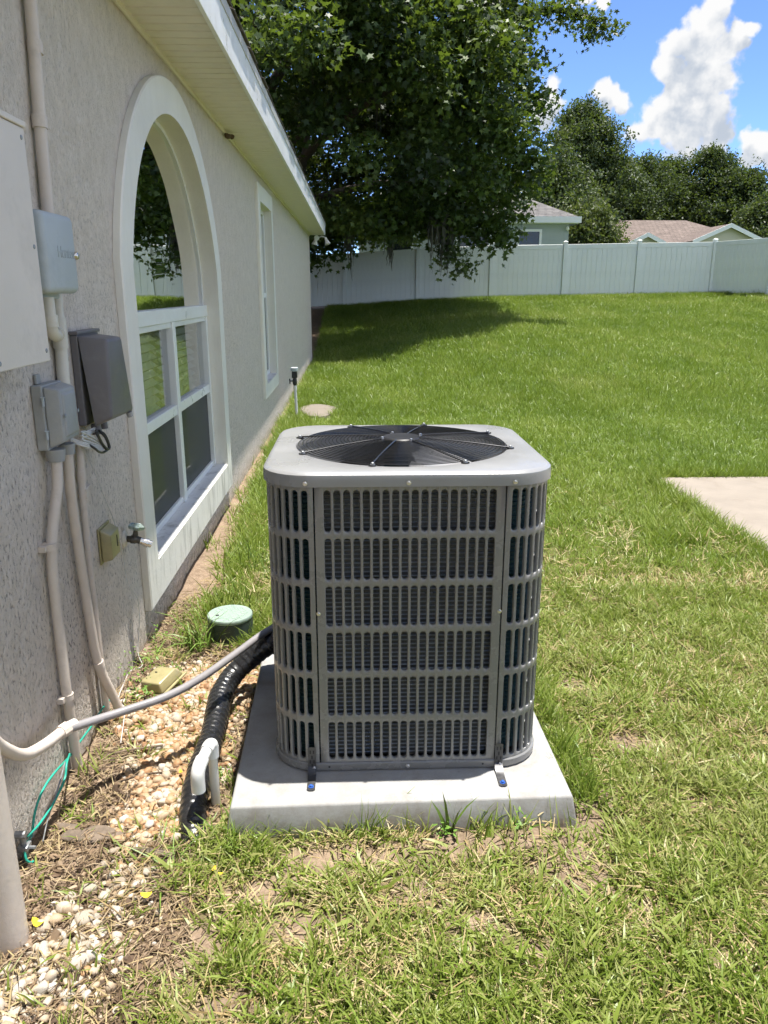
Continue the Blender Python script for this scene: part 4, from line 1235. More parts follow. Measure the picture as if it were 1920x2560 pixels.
def pad_pts():
    c = Vector((0.118, 2.465, 0))
    out = []
    for h, ex in ((-0.03, 0.020), (PT, 0.0)):
        for sx, sy in ((-1, -1), (1, -1), (1, 1), (-1, 1)):
            out.append(tuple(pad_rot @ Vector((sx * (0.506 + ex), sy * (0.528 + ex), h)) + c))
    return out


pad = mk('concrete_pad', hexa(pad_pts(), 0.008, 3), MAT['pad'], smooth=40, loc=(0.118, 2.465, 0))
tag(pad, 'light grey concrete equipment pad under the air conditioner', 'concrete pad')

UX, UY = 0.150, 2.487      # centre of the unit
HW, HD, CR = 0.418, 0.392, 0.135
ac = thing('air_conditioner', (UX, UY, PT), 'grey outdoor air conditioner condenser with slotted louvre panels and black fan guard on top', 'air conditioner')


def perim(hw, hd, cr):
    """closed outline starting at the middle of the front, going right; function of arc length"""
    segs = [('l', (0, -hd), (hw - cr, -hd)), ('a', (hw - cr, -hd + cr), -90), ('l', (hw, -hd + cr), (hw, hd - cr)), ('a', (hw - cr, hd - cr), 0),
            ('l', (hw - cr, hd), (-hw + cr, hd)), ('a', (-hw + cr, hd - cr), 90), ('l', (-hw, hd - cr), (-hw, -hd + cr)), ('a', (-hw + cr, -hd + cr), 180), ('l', (-hw + cr, -hd), (0, -hd))]
    L = []
    for s in segs:
        L.append(math.hypot(s[2][0] - s[1][0], s[2][1] - s[1][1]) if s[0] == 'l' else cr * math.pi / 2)
    tot = sum(L)

    def f(q):
        q = q % tot
        for s, l in zip(segs, L):
            if q <= l + 1e-9:
                if s[0] == 'l':
                    t_ = q / l if l > 0 else 0
                    d = ((s[2][0] - s[1][0]) / l, (s[2][1] - s[1][1]) / l)
                    return (s[1][0] + d[0] * q, s[1][1] + d[1] * q), (d[1], -d[0])
                a_ = R(s[2]) + q / cr
                return (s[1][0] + cr * math.cos(a_), s[1][1] + cr * math.sin(a_)), (math.cos(a_), math.sin(a_))
            q -= l
        return f(0)
    return f, tot


PF, PTOT = perim(HW, HD, CR)
SLOT_Z = [(0.868, 0.991), (0.722, 0.848), (0.576, 0.702), (0.428, 0.556), (0.279, 0.408), (0.127, 0.257)]
Z_LO, Z_HI = 0.117, 1.006


def slot_panel(s0, s1, cols, pitch, sw, margin=None, zl=Z_LO, zh=Z_HI, dep=0.010):
    """sheet following the outline between arc lengths s0..s1, punched with rows of rounded slots whose rims roll inwards"""
    V, F = [], []

    def put(s, z, inn):
        (x, y_), (nx, ny) = PF(s)
        V.append((UX + x - nx * inn, UY + y_ - ny * inn, z))
        return len(V) - 1
    mid = (s0 + s1) / 2
    c0 = mid - cols * pitch / 2
    zb = [zh] + [(SLOT_Z[i][0] + SLOT_Z[i + 1][1]) / 2 for i in range(5)] + [zl]
    na = 6
    st = []   # unit stadium, counter-clockwise starting at right of the top cap

    def stadium(w, h):
        r_ = w / 2
        pts = []
        for k in range(na + 1):
            a_ = math.pi * k / na
            pts.append((r_ * math.cos(a_), h / 2 - r_ + r_ * math.sin(a_)))
        for k in range(na + 1):
            a_ = math.pi + math.pi * k / na
            pts.append((r_ * math.cos(a_), -h / 2 + r_ + r_ * math.sin(a_)))
        return pts

    for ci in range(cols):
        for ri, (a, b) in enumerate(SLOT_Z):
            cs, cz = c0 + (ci + 0.5) * pitch, (a + b) / 2
            hi_, lo_ = zb[ri] - cz, zb[ri + 1] - cz
            h = b - a
            outer = []
            for k in range(na + 1):        # top edge right to left
                outer.append((pitch / 2 * math.cos(math.pi * k / na) if 0 < k < na else (pitch / 2 if k == 0 else -pitch / 2), hi_))
            for k in range(na + 1):
                outer.append((-pitch / 2 * math.cos(math.pi * k / na) if 0 < k < na else (-pitch / 2 if k == 0 else pitch / 2), lo_))
            rings = [[(x, z, 0.0) for x, z in outer],
                     [(x, z, 0.0) for x, z in stadium(sw + 0.0048, h + 0.0048)],
                     [(x, z, 0.0010) for x, z in stadium(sw + 0.0022, h + 0.0022)],
                     [(x, z, 0.0032) for x, z in stadium(sw + 0.0004, h + 0.0004)],
                     [(x, z, dep) for x, z in stadium(sw, h)]]
            base = len(V)
            n = len(outer)
            for rg in rings:
                for x, z, d in rg:
                    put(cs + x, cz + z, d)
            for i in range(len(rings) - 1):
                for k in range(n):
                    q0, q1 = base + i * n + k, base + i * n + (k + 1) % n
                    F.append([q0, q1, q1 + n, q0 + n])
    # plain margins left and right of the slots
    for a, b in ((s0, c0), (c0 + cols * pitch, s1)):
        if b - a > 1e-4:
            m_ = max(1, int((b - a) / 0.02))
            zz = sorted(set([zl, zh] + zb))
            for k in range(m_):
                sa, sb = a + (b - a) * k / m_, a + (b - a) * (k + 1) / m_
                for j in range(len(zz) - 1):
                    i0 = [put(sa, zz[j], 0), put(sb, zz[j], 0), put(sb, zz[j + 1], 0), put(sa, zz[j + 1], 0)]
                    F.append(i0)
    for s in (s0, s1):     # returned edges at the seams
        i0 = [put(s, zl, 0), put(s, zh, 0), put(s, zh, 0.014), put(s, zl, 0.014)]
        F.append(i0)
    bm = bmesh.new()
    bv = [bm.verts.new(q) for q in V]
    for q in F:
        try:
            bm.faces.new([bv[i] for i in q])
        except ValueError:
            pass
    bmesh.ops.remove_doubles(bm, verts=bm.verts, dist=0.00005)
    return from_bm(bm)


SEAM = 0.273
GAP = 0.0022
mk('front_panel', slot_panel(-SEAM + GAP, SEAM - GAP, 18, 0.0277, 0.0182), MAT['ac_paint'], ac, 50)
side_end = PTOT / 2 - 0.10
for s0, s1 in ((SEAM + GAP, side_end), (-side_end, -SEAM - GAP)):
    n_ = int((s1 - s0 - 0.022) / 0.0277)
    mk('side_panel', slot_panel(s0, s1, n_, (s1 - s0 - 0.022) / n_, 0.0176), MAT['ac_paint'], ac, 50)
mk('rear_panel', slot_panel(side_end + 0.003, PTOT - side_end - 0.003, 6, 0.0277, 0.0176), MAT['ac_paint'], ac, 50)


def outline(hw, hd, cr, z, n=96):
    f, t_ = perim(hw, hd, cr)
    out = []
    for k in range(n):
        (x, y_), _ = f(t_ * k / n)
        out.append((UX + x, UY + y_, z))
    return out


def coil_mesh(inset, tubes=True):
    rings = []
    z0, z1 = 0.12, 1.0
    if not tubes:
        return loft([outline(HW - inset, HD - inset, CR - inset * 0.6, z, 120) for z in (z0, z1)])
    n = 64
    for k in range(n):
        z = z0 + (z1 - z0) * k / n
        h = (z1 - z0) / n
        for t_, d in ((0.0, 0.006), (0.55, 0.006), (0.62, 0.002), (0.78, 0.0), (0.94, 0.002)):
            rings.append([(x, y_, z + t_ * h) for x, y_, _ in outline(HW - inset - d, HD - inset - d, CR - inset * 0.6, 0, 72)])
    return loft(rings)


coil = mk('coil', coil_mesh(0.030), MAT['coil'], ac, 40)
coil.data.materials.append(MAT['coil_tube'])
coil.data.materials.append(MAT['coil_side'])
for pl in coil.data.polygons:
    c_ = pl.center
    if c_.y < -HD + 0.06 and abs(c_.x) < 0.262:
        pl.material_index = 1 if (pl.index // 72) % 5 in (2, 3) else 0
    else:
        pl.material_index = 2
# base rail and pan
rails = []
for d, z in ((0.02, 0.0905), (-0.004, 0.0905), (-0.006, 0.093), (-0.006, 0.1135), (-0.003, 0.1168), (0.012, 0.1168)):
    rails.append(outline(HW - d, HD - d, CR - d * 0.7, z))
mk('base_rail', loft(rails), MAT['ac_paint'], ac, 40)
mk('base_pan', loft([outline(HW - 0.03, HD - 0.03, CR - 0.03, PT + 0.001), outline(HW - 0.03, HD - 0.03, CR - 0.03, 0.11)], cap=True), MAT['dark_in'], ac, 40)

# top cap with round opening
FR = 0.345
FC = (UX - 0.002, UY + 0.018)
ZT = 1.045


def circ(r, z, n=96):
    # same parametrisation as the outline: starts at the front, goes right
    return [(FC[0] + r * math.sin(2 * math.pi * k / n), FC[1] - r * math.cos(2 * math.pi * k / n), z) for k in range(n)]


cap_r = []
for ex, z in ((0.006, 1.002), (0.0085, 1.0025), (0.0085, 1.026), (0.007, 1.036), (0.000, 1.0425), (-0.010, ZT)):
    cap_r.append(outline(HW + ex, HD + ex, CR + ex, z))
cap_r += [circ(FR + 0.012, ZT + 0.0005), circ(FR + 0.002, ZT - 0.002), circ(FR, ZT - 0.008), circ(FR + 0.004, ZT - 0.05), circ(FR - 0.002, ZT - 0.14)]
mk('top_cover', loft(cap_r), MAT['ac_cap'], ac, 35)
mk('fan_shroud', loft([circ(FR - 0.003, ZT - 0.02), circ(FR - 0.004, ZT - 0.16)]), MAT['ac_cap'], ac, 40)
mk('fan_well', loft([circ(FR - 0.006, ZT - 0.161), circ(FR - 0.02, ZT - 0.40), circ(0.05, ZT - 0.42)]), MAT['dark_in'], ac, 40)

MAT['guard_spoke'] = M('guard_spoke_wire', (0.05, 0.05, 0.052), 0.2, metal=0.6, var=0.1)
fg = mk('fan_guard', lathe([(0.062, 0.0), (0.064, 0.006), (0.060, 0.010), (0.0, 0.011)], (FC[0], FC[1], ZT + 0.014), (0, 0, 1), 32), MAT['black_plastic'], ac, 40)
nr = 22
for k in range(nr):
    r_ = 0.078 + (FR - 0.006 - 0.078) * k / (nr - 1)
    zc = ZT + 0.020 - 0.018 * (r_ / FR) ** 2
    ring = [(FC[0] + r_ * math.cos(a), FC[1] + r_ * math.sin(a), zc) for a in np.linspace(0, 2 * math.pi, 73)]
    mk('guard_ring', tube(ring, 0.0016, 6, cap=False), MAT['black_steel'], fg, 60)
for k in range(8):
    a = math.pi / 8 + k * math.pi / 4 + 0.10
    for off in (-0.0045, 0.0045):
        dx, dy = math.cos(a), math.sin(a)
        px, py = -dy * off, dx * off
        pts = [(FC[0] + dx * r_ + px, FC[1] + dy * r_ + py, ZT + 0.0232 - 0.018 * min(1.0, r_ / FR) ** 2) for r_ in np.linspace(0.055, FR + 0.012, 8)]
        if off < 0:
            mk('guard_spoke', tube(pts, 0.0024, 6), MAT['guard_spoke'], fg, 60)
    ex, ey = FC[0] + math.cos(a) * (FR + 0.012), FC[1] + math.sin(a) * (FR + 0.012)
    mk('guard_clip', join(lathe([(0.013, 0.0), (0.013, 0.003)], (ex, ey, ZT + 0.0008), (0, 0, 1), 12)), MAT['black_steel'], fg, 40)
    mk('guard_screw', lathe([(0.0075, 0.0), (0.0075, 0.002), (0.0052, 0.0021), (0.0052, 0.0065), (0.004, 0.0075)], (ex, ey, ZT + 0.0038), (0, 0, 1), 12), MAT['zinc'], fg, 40)
for k in range(4):
    a = 0.4 + k * math.pi / 2
    mk('guard_screw', lathe([(0.007, 0.0), (0.007, 0.002), (0.005, 0.0021), (0.005, 0.007), (0.003, 0.008)], (FC[0] + 0.07 * math.cos(a), FC[1] + 0.07 * math.sin(a), ZT + 0.0205), (0, 0, 1), 10), MAT['steel'], fg, 40)

fan = mk('fan', lathe([(0.07, 0.0), (0.075, 0.03), (0.06, 0.05), (0.0, 0.052)], (FC[0], FC[1], ZT - 0.14), (0, 0, 1), 24), MAT['black_plastic'], ac, 40)
for k in range(3):
    a0 = 0.5 + k * 2 * math.pi / 3
    V, F = [], []
    nu, nv = 9, 9
    for i in range(nu):
        r_ = 0.07 + 0.255 * i / (nu - 1)
        for j in range(nv):
            s = j / (nv - 1) - 0.5
            w_ = (0.95 + 0.35 * i / nu)
            a = a0 + s * w_ + 0.25 * i / nu
            V.append((FC[0] + r_ * math.cos(a), FC[1] + r_ * math.sin(a), ZT - 0.10 + s * 0.11 * (1 - 0.4 * i / nu)))
    for i in range(nu - 1):
        for j in range(nv - 1):
            q = i * nv + j
            F.append([q, q + 1, q + nv + 1, q + nv])
    mk('blade', (V, F), M('fan_blade_metal', (0.38, 0.38, 0.39), 0.35, metal=0.3) if k == 0 else bpy.data.materials['fan_blade_metal'], fan, 60)

screw_m = mesh_only('screw', join(lathe([(0.0068, 0.0), (0.0068, 0.0016), (0.0047, 0.0017), (0.0047, 0.0052), (0.0035, 0.0062)], (0, 0, 0), (0, -1, 0), 12)), MAT['steel'], 40)
hole_m = mesh_only('screw_hole', lathe([(0.0034, 0.0), (0.0034, 0.0004)], (0, 0, 0), (0, -1, 0), 12), MAT['dark_in'], 40)
yf = UY - HD
for x, z, d in ((-0.145, 1.014, 0.0085), (0.145, 1.014, 0.0085), (0.445, 1.014, 0.0085), (-0.117, 0.618, 0.0), (0.418, 0.618, 0.0), (0.150, 0.103, 0.006), (-0.142, 0.104, 0.0085), (0.438, 0.104, 0.0085)):
    inst('screw', screw_m, ac, (x, yf - d + 0.0002, z), (0, random.uniform(0, 1), 0))
for x, z in ((-0.095, 0.104), (0.385, 0.104)):
    inst('screw_hole', hole_m, ac, (x, yf - 0.0061, z))

# hold-down brackets, screwed to the rail and the pad
for bx in (-0.148, 0.434):
    w_ = 0.0125
    prof = [(yf - 0.0076, 0.172), (yf - 0.0076, 0.112), (yf - 0.0100, 0.100), (yf - 0.030, PT + 0.012), (yf - 0.040, PT + 0.0035), (yf - 0.100, PT + 0.0025)]
    prof = [(yf - 0.0078, 0.172), (yf - 0.0078, 0.108), (yf - 0.020, 0.097), (yf - 0.045, PT + 0.004), (yf - 0.095, PT + 0.0025)]
    # rounded top and toe, slots are dark plates laid on, standing in for shaded recesses
    P3 = []
    for (y_, z), hw_ in zip([(yf - 0.0078, 0.176), (yf - 0.0078, 0.172)] + prof[1:] + [(yf - 0.101, PT + 0.0024)], [0.006, w_, w_, w_, w_, w_, 0.006]):
        P3.append((y_, z, hw_))
    V, F = [], []
    for y_, z, h_ in P3:
        V += [(bx - h_, y_, z), (bx + h_, y_, z), (bx + h_, y_ - 0.0016, z + 0.0012), (bx - h_, y_ - 0.0016, z + 0.0012)]
    for i in range(len(P3) - 1):
        for k in range(4):
            q = i * 4
            F.append([q + k, q + (k + 1) % 4, q + 4 + (k + 1) % 4, q + 4 + k])
    F += [[0, 1, 2, 3], [len(V) - 4, len(V) - 3, len(V) - 2, len(V) - 1]]
    br = mk('tie_down_bracket', (V, F), MAT['bracket'], ac, 30)
    for zz, dx in ((0.160, -0.005), (0.160, 0.005), (0.142, 0.0), (0.126, -0.006), (0.126, 0.006), (0.112, 0.0)):
        mk('slot', box(bx + dx - 0.0022, bx + dx + 0.0022, yf - 0.0102, yf - 0.0096, zz - 0.006, zz + 0.006, 0.0003, 1), MAT['dark_in'], br)
    mk('anchor_bolt', lathe([(0.009, 0.0), (0.009, 0.0015), (0.0055, 0.0016), (0.0055, 0.006), (0.004, 0.007)], (bx, yf - 0.085, PT + 0.0042), (0, 0, 1), 6), MAT['bluebolt'], br, 30)

# ---------------------------------------------------------------- line set, drain pipe, valve box
lp = spline([(-0.24, 2.80, 0.235), (-0.30, 2.79, 0.220), (-0.37, 2.765, 0.190), (-0.44, 2.735, 0.140), (-0.495, 2.69, 0.095), (-0.517, 2.60, 0.072), (-0.514, 2.49, 0.060), (-0.510, 2.38, 0.052), (-0.510, 2.27, 0.046),
             (-0.512, 2.156, 0.040), (-0.510, 2.05, 0.030), (-0.498, 1.96, 0.008), (-0.48, 1.89, -0.035)], 22)
lp = np.array(lp)
ls = np.concatenate([[0], np.cumsum(np.linalg.norm(np.diff(lp, axis=0), axis=1))])
lr = 0.0405 + 0.0030 * ((ls / 0.026) % 1.0) + 0.0022 * np.sin(ls * 17) + 0.0008 * np.sin(ls * 61 + 1)
lset = mk('refrigerant_line', tube(lp, lr, 22), MAT['wrap'], smooth=70, loc=(-0.51, 2.3, 0.0))
tag(lset, 'black tape-wrapped refrigerant line running from the unit into the ground', 'refrigerant line')

dp = thing('drain_pipe', (-0.447, 2.055, 0.0), 'short white PVC drain pipe with downturned elbow beside the concrete pad', 'drain pipe')
mk('riser', tube([(-0.447, 2.060, -0.04), (-0.447, 2.060, 0.205)], 0.0145, 16), MAT['pvc_old'], dp, 60)
mk('elbow', join(tube([(-0.447, 2.060, 0.170), (-0.447, 2.060, 0.206)], 0.0195, 18), tube(spline([(-0.447, 2.060, 0.200), (-0.448, 2.057, 0.212), (-0.452, 2.044, 0.216), (-0.456, 2.025, 0.213)], 5), 0.0195, 18)), MAT['pvc'], dp, 60)
mk('cross_pipe', tube([(-0.456, 2.027, 0.213), (-0.464, 1.985, 0.205)], 0.0165, 18), MAT['pvc'], dp, 60)
mk('elbow', join(tube(spline([(-0.463, 1.990, 0.206), (-0.467, 1.968, 0.200), (-0.470, 1.955, 0.186), (-0.471, 1.951, 0.165), (-0.471, 1.950, 0.128)], 6), 0.0205, 18)), MAT['pvc'], dp, 60)

vb = thing('valve_box', (-0.585, 3.26, 0.0), 'round green lidded irrigation valve box in the grass beside the unit', 'valve box')
vc = (-0.585, 3.262)
mk('body', lathe([(0.108, -0.05), (0.104, 0.02), (0.100, 0.098), (0.094, 0.100)], (vc[0], vc[1], 0), (0, 0, 1), 40), MAT['valve_body'], vb, 40)
lid = mk('lid', lathe([(0.080, 0.100), (0.1005, 0.1005), (0.1015, 0.104), (0.1015, 0.116), (0.099, 0.119), (0.090, 0.1195), (0.0, 0.121)], (vc[0], vc[1], 0), (0, 0, 1), 40), MAT['valve_lid'], vb, 40)
mk('finger_hole', lathe([(0.0085, 0.0), (0.0085, 0.0012)], (vc[0] - 0.052, vc[1] - 0.025, 0.1198), (0, 0, 1), 14), MAT['dark_in'], lid)
rib_m = mesh_only('rib', box(-0.004, 0.004, -0.011, 0.011, 0, 0.0018, 0.0006, 1), MAT['valve_lid'])
for i in range(-4, 5):
    for j in range(-3, 4):
        x, y_ = i * 0.018 + (j % 2) * 0.009, j * 0.026
        if math.hypot(x, y_) < 0.080 and math.hypot(x + 0.052, y_ + 0.025) > 0.02:
            inst('rib', rib_m, lid, (vc[0] + x, vc[1] + y_, 0.1195), (0, 0, 0.5 if (i + j) % 2 else -0.5))

# rain sensor riser and paver by the far wall
rs = thing('sensor_riser', (-0.74, 9.40, 0), 'thin white pipe with a black valve and cap standing by the far wall', 'riser')
mk('pipe', tube([(-0.725, 9.39, -0.05), (-0.738, 9.395, 0.43)], 0.017, 14), MAT['pvc'], rs, 60)
mk('coupling', tube([(-0.7365, 9.3945, 0.38), (-0.738, 9.395, 0.43)], 0.021, 14), MAT['pvc'], rs, 40)
mk('valve', tube([(-0.738, 9.395, 0.43), (-0.739, 9.395, 0.45), (-0.740, 9.395, 0.50), (-0.740, 9.395, 0.52)], [0.017, 0.026, 0.026, 0.018], 12), MAT['black_plastic'], rs, 40)
mk('valve_handle', join(tube([(-0.75, 9.375, 0.485), (-0.795, 9.36, 0.487)], 0.007, 8), tube([(-0.795, 9.36, 0.455), (-0.797, 9.36, 0.515)], 0.007, 8)), MAT['black_plastic'], rs, 40)
mk('filter_body', box(-0.772, -0.708, 9.363, 9.427, 0.52, 0.60, 0.006), MAT['black_plastic'], rs)
mk('cap', lathe([(0.040, 0.0), (0.046, 0.005), (0.046, 0.042), (0.040, 0.046)], (-0.74, 9.395, 0.60), (0, 0, 1), 20), MAT['grey_box'], rs, 40)
pv = []
for k in range(18):
    a = 2 * math.pi * k / 18
    pv.append((0.23 * math.cos(a) * (1 + 0.15 * math.sin(3 * a)), 0.55 * math.sin(a) * (1 + 0.12 * math.cos(2 * a + 1))))
paver = mk('stepping_stone', loft([[(-0.50 + s * x, 10.05 + s * y_, z) for x, y_ in pv] for s, z in ((1.03, -0.03), (1.0, 0.03), (0.95, 0.042), (0.5, 0.046))], cap=True), MAT['paver'], smooth=35, loc=(-0.5, 10.05, 0))
tag(paver, 'flat weathered stepping stone in the grass behind the sensor riser', 'stepping stone')

# ---------------------------------------------------------------- vinyl fence
def fz(x, y):
    return float(gz(x, y))


posts = [(-7.6, 26.4), (-5.2, 26.4), (-2.78, 26.4), (-0.35, 26.4), (2.06, 26.4), (4.48, 26.4), (6.90, 26.4), (9.35, 26.4), (11.85, 26.35), (12.85, 24.5), (13.95, 22.4), (15.0, 20.3)]
fence = thing('fence', (posts[6][0], posts[6][1], fz(*posts[6])), 'white vinyl privacy fence across the back of the lawn', 'fence')
post_m = mesh_only('post', box(-0.064, 0.064, -0.064, 0.064, -0.2, 1.74, 0.006), MAT['fence'])
cap_m = mesh_only('post_cap', join(box(-0.074, 0.074, -0.074, 0.074, 1.74, 1.762, 0.004), ([(-0.066, -0.066, 1.762), (0.066, -0.066, 1.762), (0.066, 0.066, 1.762), (-0.066, 0.066, 1.762), (0, 0, 1.80)], [[0, 1, 4], [1, 2, 4], [2, 3, 4], [3, 0, 4]])), MAT['fence'])
board_m = {}
ph = []
for x, y_ in posts:
    z = fz(x, y_)
    ph.append(z)
for (x, y_), z in zip(posts, ph):
    po = inst('post', post_m, fence, (x, y_, z))
    inst('post_cap', cap_m, po, (x, y_, z))
for i in range(len(posts) - 1):
    a, b = np.array((*posts[i], ph[i])), np.array((*posts[i + 1], ph[i + 1]))
    d = b - a
    Lh = math.hypot(d[0], d[1])
    ux = d / Lh
    nrm = np.array((-ux[1], ux[0], 0)) / math.hypot(ux[0], ux[1])
    for z0, z1, th in ((0.05, 0.17, 0.022), (1.54, 1.68, 0.022)):
        pts = []
        for zz in (z0, z1):
            for q, s in ((a, -1), (b, -1), (b, 1), (a, 1)):
                e = 0.066 if q is a else -0.066
                pts.append(tuple(q + ux * e + nrm * s * th + np.array((0, 0, zz))))
        mk('rail', hexa(pts, 0.004, 1), MAT['fence'], fence)
    nb = max(6, int(round((Lh - 0.13) / 0.167)))
    wb = (Lh - 0.13) / nb
    key = (nb, round(wb, 4), round(float(ux[2]), 4))
    slope = ux[2]
    for k in range(nb):
        s0 = 0.065 + (k + 0.5) * wb
        c = a + ux * s0
        if key not in board_m:
            v_, f_ = box(-wb / 2, wb / 2, -0.011, 0.011, 0.165, 1.545, 0.009, 1)
            v_ = [(p[0], p[1], p[2] + slope * p[0]) for p in v_]
            board_m[key] = mesh_only('board', (v_, f_), MAT['fence'])
        inst('board', board_m[key], fence, tuple(c), (0, 0, math.atan2(ux[1], ux[0])))

# ---------------------------------------------------------------- neighbouring houses
gh_base = (4.8, 34.0, 1.9)
nh = thing('house', gh_base, 'grey house with white fascia and dark hip roof behind the fence under the tree', 'house')
hx0, hx1, hy0, hy1, hz0, hz1 = 0.2, 8.46, 32.0, 42.0, 1.0, 4.08
mk('wall', box(hx0, hx1, hy0, hy1, hz0, hz1), MAT['grey_wall'], nh)
ov = 0.35
ex0, ex1, ey0, ey1 = hx0 - ov, hx1 + ov, hy0 - ov, hy1 + ov
rz = 4.28
rp = 2.2
mk('roof', ([(ex0, ey0, rz), (ex1, ey0, rz), (ex1, ey1, rz), (ex0, ey1, rz), (ex0 + 3.6, 37.0, rz + rp), (ex1 - 3.9, 37.0, rz + rp)],
            [[0, 1, 5, 4], [1, 2, 5], [2, 3, 4, 5], [3, 0, 4], [0, 3, 2, 1]]), MAT['roof_grey'], nh)
mk('fascia', box(ex0, ex1, ey0 - 0.03, ey0, rz - 0.20, rz + 0.03), MAT['white'], nh)
mk('fascia', box(ex1, ex1 + 0.03, ey0 - 0.03, ey1, rz - 0.199, rz + 0.029), MAT['white'], nh)
mk('soffit', box(ex0 + 0.01, ex1 - 0.01, ey0 + 0.001, hy0 - 0.001, rz - 0.21, rz - 0.19), MAT['white'], nh)
for a, b, z0, z1 in ((6.40, 7.38, 3.0, 3.86), (3.98, 5.38, 3.0, 3.92), (1.3, 2.3, 2.9, 3.8)):
    wn = mk('window', join(box(a, b, hy0 - 0.06, hy0 - 0.001, z0, z0 + 0.09), box(a, b, hy0 - 0.06, hy0 - 0.001, z1 - 0.09, z1), box(a, a + 0.09, hy0 - 0.059, hy0 - 0.001, z0 + 0.0901, z1 - 0.0901), box(b - 0.09, b, hy0 - 0.059, hy0 - 0.001, z0 + 0.0901, z1 - 0.0901)), MAT['white'], nh)
    mk('pane', box(a + 0.0901, b - 0.0901, hy0 - 0.03, hy0 - 0.002, z0 + 0.0901, z1 - 0.0901), MAT['dark_glass'], wn)
mk('corner_light', lathe([(0.02, 0.0), (0.07, 0.05), (0.06, 0.14), (0.0, 0.18)], (8.38, hy0 - 0.10, 3.80), (0, 0, 1), 12), MAT['white'], nh, 50)

bh = thing('house', (21.0, 52.0, 2.0), 'cream house with brown shingle roof and two white-edged gables beyond the fence', 'house')
mk('wall', box(13.8, 26.5, 50.5, 60.0, 1.2, 4.16), MAT['cream_wall'], bh)
mk('roof', ([(13.2, 49.9, 4.1), (27.0, 49.9, 4.1), (27.0, 60.6, 4.1), (13.2, 60.6, 4.1), (18.1, 55.2, 6.15), (22.6, 55.2, 6.15)],
            [[0, 1, 5, 4], [1, 2, 5], [2, 3, 4, 5], [3, 0, 4], [0, 3, 2, 1]]), MAT['roof_brown'], bh)


def gable(cx, hw_, y0, zb, zt, depth):
    g = mk('gable', ([(cx - hw_, y0, zb - 3), (cx + hw_, y0, zb - 3), (cx + hw_, y0, zb), (cx, y0, zt), (cx - hw_, y0, zb), (cx - hw_, y0 + depth, zb - 3), (cx + hw_, y0 + depth, zb - 3), (cx + hw_, y0 + depth, zb), (cx, y0 + depth, zt), (cx - hw_, y0 + depth, zb)],
                     [[0, 1, 2, 3, 4], [1, 6, 7, 2], [5, 0, 4, 9]]), MAT['cream_wall'], bh)
    o_ = 0.35
    s = (zt - zb) / hw_
    for sg in (-1, 1):
        e = (cx + sg * (hw_ + o_), zb - o_ * s)
        mk('gable_roof', hexa([(cx, y0 - 0.3, zt + 0.02), (e[0], y0 - 0.3, e[1] + 0.02), (e[0], y0 + depth, e[1] + 0.02), (cx, y0 + depth, zt + 0.02),
                               (cx, y0 - 0.3, zt + 0.16), (e[0], y0 - 0.3, e[1] + 0.16), (e[0], y0 + depth, e[1] + 0.16), (cx, y0 + depth, zt + 0.16)]), MAT['roof_brown'], g)
        mk('barge_board', hexa([(cx, y0 - 0.36, zt - 0.06), (e[0], y0 - 0.36, e[1] - 0.06), (e[0], y0 - 0.301, e[1] - 0.06), (cx, y0 - 0.301, zt - 0.06),
                                (cx, y0 - 0.36, zt + 0.19), (e[0], y0 - 0.36, e[1] + 0.19), (e[0], y0 - 0.301, e[1] + 0.19), (cx, y0 - 0.301, zt + 0.19)]), MAT['white'], g)


gable(22.58, 1.9, 48.6, 4.42, 5.24, 6.5)
gable(17.8, 0.8, 49.2, 4.36, 4.74, 3.0)

# ---------------------------------------------------------------- foliage kit
KIT = bpy.data.collections.new('kit')   # sources for scattering, never linked to the scene


def kit_coll(name, meshes):
    c = bpy.data.collections.new(name)
    for i, me in enumerate(meshes):
        o = bpy.data.objects.new('%s_%02d' % (name, i), me)
        c.objects.link(o)
    return c


def scatter_group(coll, realize=False):
    ng = bpy.data.node_groups.new('scatter_' + coll.name, 'GeometryNodeTree')
    ng.interface.new_socket('Geometry', in_out='INPUT', socket_type='NodeSocketGeometry')
    ng.interface.new_socket('Geometry', in_out='OUTPUT', socket_type='NodeSocketGeometry')
    gi, go = ng.nodes.new('NodeGroupInput'), ng.nodes.new('NodeGroupOutput')
    ci = ng.nodes.new('GeometryNodeCollectionInfo')
    ci.inputs['Collection'].default_value = coll
    ci.inputs['Separate Children'].default_value = True
    ci.inputs['Reset Children'].default_value = True
    ip = ng.nodes.new('GeometryNodeInstanceOnPoints')

    def attr(n, t_):
        a = ng.nodes.new('GeometryNodeInputNamedAttribute')
        a.data_type = t_
        a.inputs['Name'].default_value = n
        return a.outputs['Attribute']
    ng.links.new(gi.outputs[0], ip.inputs['Points'])
    ng.links.new(ci.outputs[0], ip.inputs['Instance'])
    ip.inputs['Pick Instance'].default_value = True
    ng.links.new(attr('idx', 'INT'), ip.inputs['Instance Index'])
    ng.links.new(attr('rot', 'FLOAT_VECTOR'), ip.inputs['Rotation'])
    ng.links.new(attr('scl', 'FLOAT_VECTOR'), ip.inputs['Scale'])
    if realize:
        rz_ = ng.nodes.new('GeometryNodeRealizeInstances')
        ng.links.new(ip.outputs[0], rz_.inputs[0])
        ng.links.new(rz_.outputs[0], go.inputs[0])
    else:
        ng.links.new(ip.outputs[0], go.inputs[0])
    return ng


